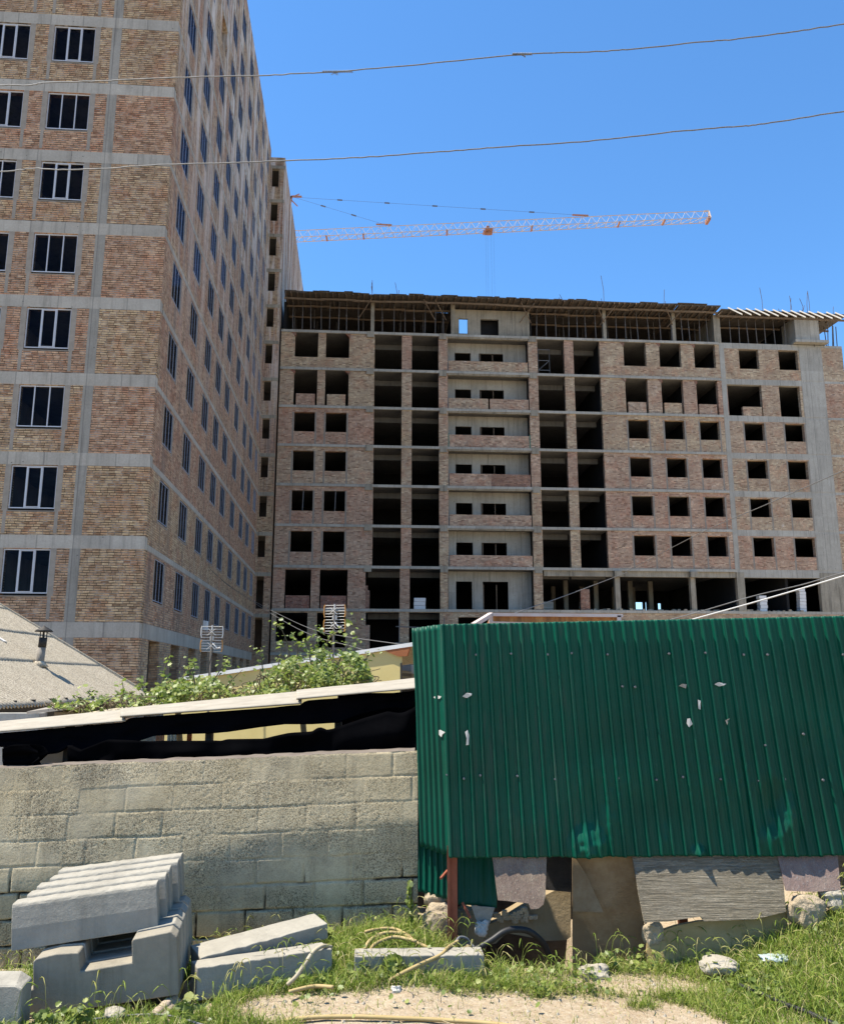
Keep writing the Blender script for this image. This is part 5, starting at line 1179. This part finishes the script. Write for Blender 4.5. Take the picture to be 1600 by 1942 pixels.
a = P(380, 1856, 4.92); b = P(622, 1788, 5.30); lying('rear one of two pale curb stones lying side by side in the grass', a, b, .19, .085, .02, M['precast'], R(5), seed=2)
a = P(671, 1850, 4.98); b = P(918, 1847, 5.02); lying('small grey curb stone half hidden in grass under the yellow hose', a, b, .14, .115, -.02, M['precast'], 0, seed=3)

# --- hoses and cables on the ground
M['hose'] = simple('yellow_hose', (.30, .215, .085), (.38, .29, .14), 8, .7, 0, .2, 60)
M['hose_grey'] = simple('dusty_hose', (.34, .28, .18), (.40, .35, .26), 8, .7)
M['black_pipe'] = simple('black_pipe', (.012, .012, .013), (.03, .029, .028), 12, .5)
def hose(label, pts, r, mat, cat='hose', group=None, name='hose', n=10, up=.0):
    c = catmull([(P(u, v, y) if y else G(u, v, up)) for u, v, y in pts], n); m = MB(); m.tube(c, r*.82, 10); return props(m.build(name, mat, None, True), label, cat, group)
HG = 'yellow hose pieces in the grass'
hose('long yellow hose lying across the sandy soil at the bottom', [(540, 1936, 0), (600, 1930, 0), (680, 1929, 0), (760, 1932, 0), (830, 1935, 0), (920, 1941, 0), (1010, 1952, 0)], .012, M['hose'], group=HG, up=.018)
hose('yellow hose draped over the end of the front lying curb stone', [(545, 1868, 4.80), (562, 1852, 4.80), (580, 1826, 4.83), (594, 1806, 4.90), (612, 1795, 5.02), (628, 1797, 5.1)], .013, M['hose_grey'], group=HG)
hose('short yellow hose end lying below the front curb stone', [(548, 1882, 0), (575, 1875, 0), (600, 1871, 0), (632, 1873, 0)], .012, M['hose'], group=HG, up=.04)
hose('outer yellow hose loop in the grass before the block wall', [(690, 1818, 5.15), (692, 1800, 5.22), (704, 1782, 5.3), (730, 1770, 5.36), (765, 1772, 5.36), (790, 1788, 5.28), (830, 1806, 5.2)], .012, M['hose'], group=HG)
hose('inner yellow hose loop in the grass before the block wall', [(700, 1815, 5.1), (706, 1796, 5.17), (725, 1784, 5.24), (752, 1778, 5.28), (790, 1786, 5.24)], .012, M['hose'], group=HG)
hose('topmost yellow hose arc in the grass before the block wall', [(692, 1768, 5.38), (720, 1762, 5.42), (750, 1763, 5.42), (780, 1778, 5.34)], .011, M['hose'], group=HG)
hose('yellow hose crossing over the small grey curb stone', [(738, 1860, 4.84), (765, 1845, 4.86), (800, 1828, 4.92), (835, 1812, 5.02), (850, 1797, 5.12), (868, 1786, 5.25)], .012, M['hose'], group=HG)
hose('grey thin hose arching beside the black pipe under the fence', [(852, 1800, 5.18), (866, 1784, 5.26), (872, 1778, 5.3), (884, 1780, 5.32), (894, 1792, 5.32), (904, 1802, 5.3)], .009, M['alu_wire'])
cp = catmull([P(u, v, y) for u, v, y in ((868, 1812, 5.28), (896, 1804, 5.28), (930, 1785, 5.3), (955, 1768, 5.32), (978, 1763, 5.34), (1005, 1768, 5.38), (1030, 1790, 5.44), (1046, 1822, 5.5))], 34)
m = MB(); m.tube(cp, [.0165+.0022*(i % 2) for i in range(len(cp))], 12); props(m.build('corrugated_pipe', M['black_pipe'], None, True), 'black corrugated pipe arching out of the hollow under the fence', 'pipe')
hose('black pipe lying in the grass at the lower right', [(1400, 1868, 0), (1440, 1884, 0), (1480, 1902, 0), (1530, 1920, 0), (1580, 1942, 0), (1640, 1965, 0)], .014, M['black_pipe'], 'pipe', None, 'ground_pipe', up=.03)
hose('dark cable lying in front of the curb stack at the lower left', [(130, 1940, 0), (200, 1931, 0), (270, 1925, 0), (320, 1927, 0), (370, 1940, 0), (420, 1958, 0)], .006, M['grey_cable'], 'cable', None, 'ground_cable', up=.03)

# --- grass: one mass of blades
def dirt_mask(x, y):
    """1 where the bare sandy path is"""
    edge = 4.82+.10*(fbm(x*2.2, y*2.2, 71)-.5)*2-.75*sstep(-.38, -.70, x)-.75*sstep(1.15, 1.75, x)-.0*x
    d = sstep(.07, -.07, y-edge)
    d = np.maximum(d, .9*sstep(.30, .16, np.hypot((x+.62)*.8, (y-4.60)*1.2)))
    d = d*(1-.9*sstep(.13, .05, np.hypot(x-1.11, (y-4.68)*1.4)))*(1-.8*sstep(.10, .04, np.hypot(x-.62, (y-4.80)*1.4)))
    d = np.maximum(d, .8*sstep(.52, .64, fbm(x*1.9+7, y*2.6, 133, 3))*sstep(5.3, 5.0, y))
    return d
def grass_mat():
    t = NT('grass_blade'); g = t.new('ShaderNodeAttribute', attribute_name='tint')
    col = t.ramp(g.outputs['Fac'], [(0, (.06, .105, .013)), (.32, (.135, .20, .024)), (.60, (.21, .275, .042)), (.80, (.31, .31, .08)), (1, (.46, .39, .19))])
    a = t.bsdf(col, .55, 0, None, .3); tr = t.new('ShaderNodeBsdfTranslucent'); t.link(t.mix(.4, col, (.16, .30, .03)), tr.inputs[0])
    mx = t.new('ShaderNodeMixShader'); mx.inputs[0].default_value = .35; t.link(a, mx.inputs[1]); t.link(tr.outputs[0], mx.inputs[2]); return t.done(mx.outputs[0])
rng = RNG
N = 230000; x = rng.uniform(-3.0, 3.0, N); y = rng.uniform(4.1, 5.75, N)
den = (1-dirt_mask(x, y))*np.clip(.25+1.35*fbm(x*3, y*3, 81), .1, 1)+.035
den *= 1-.97*((x > -2.12) & (x < -1.05) & (y > 4.47+.12*(x+2)) & (y < 5.28))                 # stack
den *= 1-.9*((x > .36) & (y > 5.36)); den *= 1-.985*((x > .2) & (x < 1.0) & (y > 5.2)); den *= 1-.9*((x < -.9) & (y > 5.55))
den *= np.where((x < -1.0) & (y < 4.5), .55, 1)
keep = rng.random(N) < den; x, y = x[keep], y[keep]; N = len(x)
z = ground_z(x, y)-.004; dm = dirt_mask(x, y)
h = rng.gamma(5, .0115, N)*(.75+.9*fbm(x*2.4, y*2.4, 91))*np.where(dm > .4, .5, 1)*np.where((x > 1.9), 1.25, 1)*np.where((y > 5.2) & (x < .1), 1.25, 1); h = np.clip(h*.82*np.where(rng.random(N) < .4, .45, 1), .012, .17)
az = rng.uniform(0, 2*math.pi, N); bend = h*rng.uniform(.25, 1.05, N); wd = rng.uniform(.0013, .0032, N)*(.7+h*4)
S = 4; f = np.linspace(0, 1, S+1)
dx, dy_ = np.cos(az), np.sin(az); sx, sy = -dy_, dx
tw = rng.uniform(-.9, .9, N); sx, sy = sx*np.cos(tw)-dx*np.sin(tw), sy*np.cos(tw)-dy_*np.sin(tw)
verts = np.zeros((N, (S+1)*2, 3), np.float32)
for i, q in enumerate(f):
    cx = x+dx*bend*q**1.8; cyy = y+dy_*bend*q**1.8; cz = z+h*(q-.42*q**3*(bend/h)); ww = wd*(1-q)**.7+.0002
    verts[:, 2*i] = np.stack([cx-sx*ww, cyy-sy*ww, cz], 1); verts[:, 2*i+1] = np.stack([cx+sx*ww, cyy+sy*ww, cz], 1)
base = np.arange(N)[:, None]*((S+1)*2); quads = np.concatenate([base+np.array([[2*i, 2*i+1, 2*i+3, 2*i+2]]) for i in range(S)], 0)
tint = np.clip(rng.beta(2.2, 2.6, N)*.8+.28*(fbm(x*1.7, y*1.7, 95)-.35)+np.where(dm > .3, .25, 0)+np.where(rng.random(N) < .09, .45, 0)+.14, 0, 1)
# seed heads on bent stalks
K = 900; kx = rng.uniform(-2.6, 2.8, K*3); ky = rng.uniform(4.3, 5.7, K*3); kd = 1-dirt_mask(kx, ky); kd *= 1-.97*((kx > -2.15) & (kx < -1.0) & (ky > 4.45) & (ky < 5.3)); kd *= 1-((kx > .3) & (kx < 1.0) & (ky > 5.2)); kk = rng.random(K*3) < kd*.45; kx, ky = kx[kk], ky[kk]; K = len(kx)
sv, sf, stn = [], [], []; off = N*(S+1)*2
for i in range(K):
    hh = rng.uniform(.10, .22); a = rng.uniform(0, 2*math.pi); zz = gz(kx[i], ky[i]); lean_ = rng.uniform(.02, .08)
    pts = [(0, 0), (lean_*.3, hh*.5), (lean_*.7, hh*.85), (lean_+.012, hh), (lean_+.035, hh*.99), (lean_+.055, hh*.93), (lean_+.066, hh*.86)]
    rad = [.0012, .0011, .001, .0026, .0042, .0038, .0008]; vx = rng.uniform(-1, 1); px, py = -math.sin(a), math.cos(a)
    tn = rng.uniform(.45, .95)
    for j, ((r_, zr), q) in enumerate(zip(pts, rad)):
        c = np.array([kx[i]+math.cos(a)*r_, ky[i]+math.sin(a)*r_, zz+zr])
        sv += [c+np.array([q, 0, 0]), c+np.array([-q*.5, q*.87, q*.2]), c+np.array([-q*.5, -q*.87, -q*.2])]; stn += [tn]*3
    b0 = off+i*21
    for j in range(6):
        for e in range(3): sf.append((b0+j*3+e, b0+j*3+(e+1) % 3, b0+j*3+3+(e+1) % 3, b0+j*3+3+e))
co = np.concatenate([verts.reshape(-1, 3), np.array(sv, np.float32)], 0); fa = np.concatenate([quads, np.array(sf)], 0)
me = bpy.data.meshes.new('grass'); fast_mesh(me, co, fa); me.materials.append(grass_mat())
at = me.attributes.new('tint', 'FLOAT', 'POINT'); at.data.foreach_set('value', np.concatenate([np.repeat(tint, (S+1)*2), np.array(stn)]).astype(np.float32))
gro = bpy.data.objects.new('grass', me); COL.objects.link(gro); props(gro, None, None, None, 'stuff')
print('grass blades', N)
# low leafy weeds between the blades
L = 15000; lx = rng.uniform(-2.9, 2.9, L); ly = rng.uniform(4.15, 5.7, L)
ld_ = (1-dirt_mask(lx, ly))*sstep(.42, .62, fbm(lx*3.4+3, ly*3.4, 151))+.01
ld_ *= 1-.97*((lx > -2.15) & (lx < -1.05) & (ly > 4.45) & (ly < 5.3)); ld_ *= 1-.95*((lx > .25) & (lx < 1.0) & (ly > 5.2))
lk = rng.random(L) < ld_; lx, ly = lx[lk], ly[lk]; lz = ground_z(lx, ly)+rng.gamma(3, .012, len(lx))
gc = leaves('ground_cover', np.stack([lx, ly, lz], 1), .026, M['leaf'], None, rng, .6); props(gc, None, None, None, 'stuff')
# pebbles and crumbs on the bare soil
m = MB(); 
for i in range(900):
    px = random.uniform(-1.0, 2.6); py = random.uniform(4.2, 5.1)
    if random.random() > dirt_mask(np.array([px]), np.array([py]))[0]+.05: continue
    r = random.choice((.003, .004, .005, .006, .009, .014) if random.random() < .5 else (.003, .004)); zz = gz(px, py); q = [random.uniform(.6, 1.2) for _ in range(6)]
    n0 = len(m.v); m.v += [(px-r*q[0], py, zz), (px, py-r*q[1], zz), (px+r*q[2], py, zz), (px, py+r*q[3], zz), (px+r*.2, py, zz+r*q[4]), (px, py, zz-r)]
    for a_, b_ in ((0, 1), (1, 2), (2, 3), (3, 0)): m.f.append((n0+a_, n0+b_, n0+4)); m.mi.append(0)
props(m.build('gravel', M['rock'], None), None, None, None, 'stuff')
m = MB()
for i in range(150):
    px = random.uniform(-1.0, 2.4); py = random.uniform(4.25, 5.2); zz = gz(px, py)+.004; a = random.uniform(0, 6.28); L = random.uniform(.02, .09)
    m.beam((px, py, zz), (px+L*math.cos(a), py+L*math.sin(a), zz+random.uniform(0, .012)), random.uniform(.0012, .003), .002)
props(m.build('straw', simple('dry_straw', (.36, .27, .14), (.50, .41, .25), 30, .9), None), None, None, None, 'stuff')
# --- single weeds
def weed(label, u, v, Y, h, n, seed, spread=.05, size=.05):
    rng = np.random.default_rng(seed); b = P(u, v, Y); b.z = gz(b.x, b.y); t = thing('weed', label, 'weed', b, 0, 'single weeds')
    st = MB(); pos = []
    for k in range(3 if spread > .05 else 1):
        e = Vector((rng.normal()*spread, rng.normal()*spread, h*rng.uniform(.8, 1))); c = catmull([Vector((0, 0, -.01)), e*.5+Vector((rng.normal()*.01, 0, 0)), e], 8); st.tube(c, .0028, 5)
        for q in range(3, len(c)):
            for _ in range(n): pos.append(b+c[q]+Vector(rng.normal(size=3)*size*.35))
    st.build('stem', M['leaf'], t, True); leaves('foliage', np.array([tuple(p) for p in pos]), size, M['leaf'], t, rng, .2)
weed('tall leafy weed growing against the wall end beside the fence', 779, 1765, 5.6, .30, 3, 5, .01, .035)
weed('broad leaved weed in front of the small grey curb stone', 735, 1865, 4.90, .10, 2, 6, .04, .055)
weed('broad leaved weed standing at the foot of the block wall', 612, 1750, 5.6, .12, 4, 7, .04, .07)
weed('bushy green weed at the lower left corner by the curb stack', 135, 1950, 4.36, .10, 3, 8, .07, .03)
weed('small weed in front of the brown plywood sheet', 1165, 1840, 5.2, .12, 2, 9, .04, .03)
weed('young weed below the wood block at the lower left', 345, 1950, 4.38, .10, 3, 12, .05, .04)

# ================================================================== sky, sun, camera
SUN = Vector((-.43, -.012, .90)).normalized()
el = math.asin(SUN.z); azm = math.atan2(SUN.x, SUN.y)
w = bpy.data.worlds.new('World'); scene.world = w; w.use_nodes = True; nt = w.node_tree; nt.nodes.clear()
sky = nt.nodes.new('ShaderNodeTexSky'); sky.sky_type = 'NISHITA'; sky.sun_disc = False; sky.sun_elevation = el; sky.sun_rotation = azm
sky.altitude = 0; sky.air_density = 1.0; sky.dust_density = 0; sky.ozone_density = 10.0
bg = nt.nodes.new('ShaderNodeBackground'); bg.inputs[1].default_value = .115; ow = nt.nodes.new('ShaderNodeOutputWorld')
hs = nt.nodes.new('ShaderNodeHueSaturation'); hs.inputs['Saturation'].default_value = 1.07; hs.inputs['Hue'].default_value = .495; nt.links.new(sky.outputs[0], hs.inputs['Color']); nt.links.new(hs.outputs[0], bg.inputs[0]); nt.links.new(bg.outputs[0], ow.inputs[0])
ld = bpy.data.lights.new('sun', 'SUN'); ld.energy = 4.7; ld.angle = R(.53); ld.color = (1, .93, .81)
lo = bpy.data.objects.new('sun', ld); COL.objects.link(lo); lo.rotation_euler = SUN.to_track_quat('Z', 'Y').to_euler()
cam = bpy.data.cameras.new('camera'); cam.sensor_fit = 'HORIZONTAL'; cam.sensor_width = 36; cam.lens = 36*FPX/1600; cam.clip_end = 3000; cam.clip_start = .05
co_ = bpy.data.objects.new('camera', cam); COL.objects.link(co_); co_.location = (0, 0, EYE); co_.rotation_euler = (math.pi/2+TH, 0, 0); scene.camera = co_
vs = scene.view_settings; vs.view_transform = 'Standard'; vs.look = 'None'; vs.gamma = 1; vs.exposure = 1.2
scene.cycles.max_bounces = 8; scene.cycles.diffuse_bounces = 4; scene.cycles.transparent_max_bounces = 12
scene.cycles.use_denoising = True
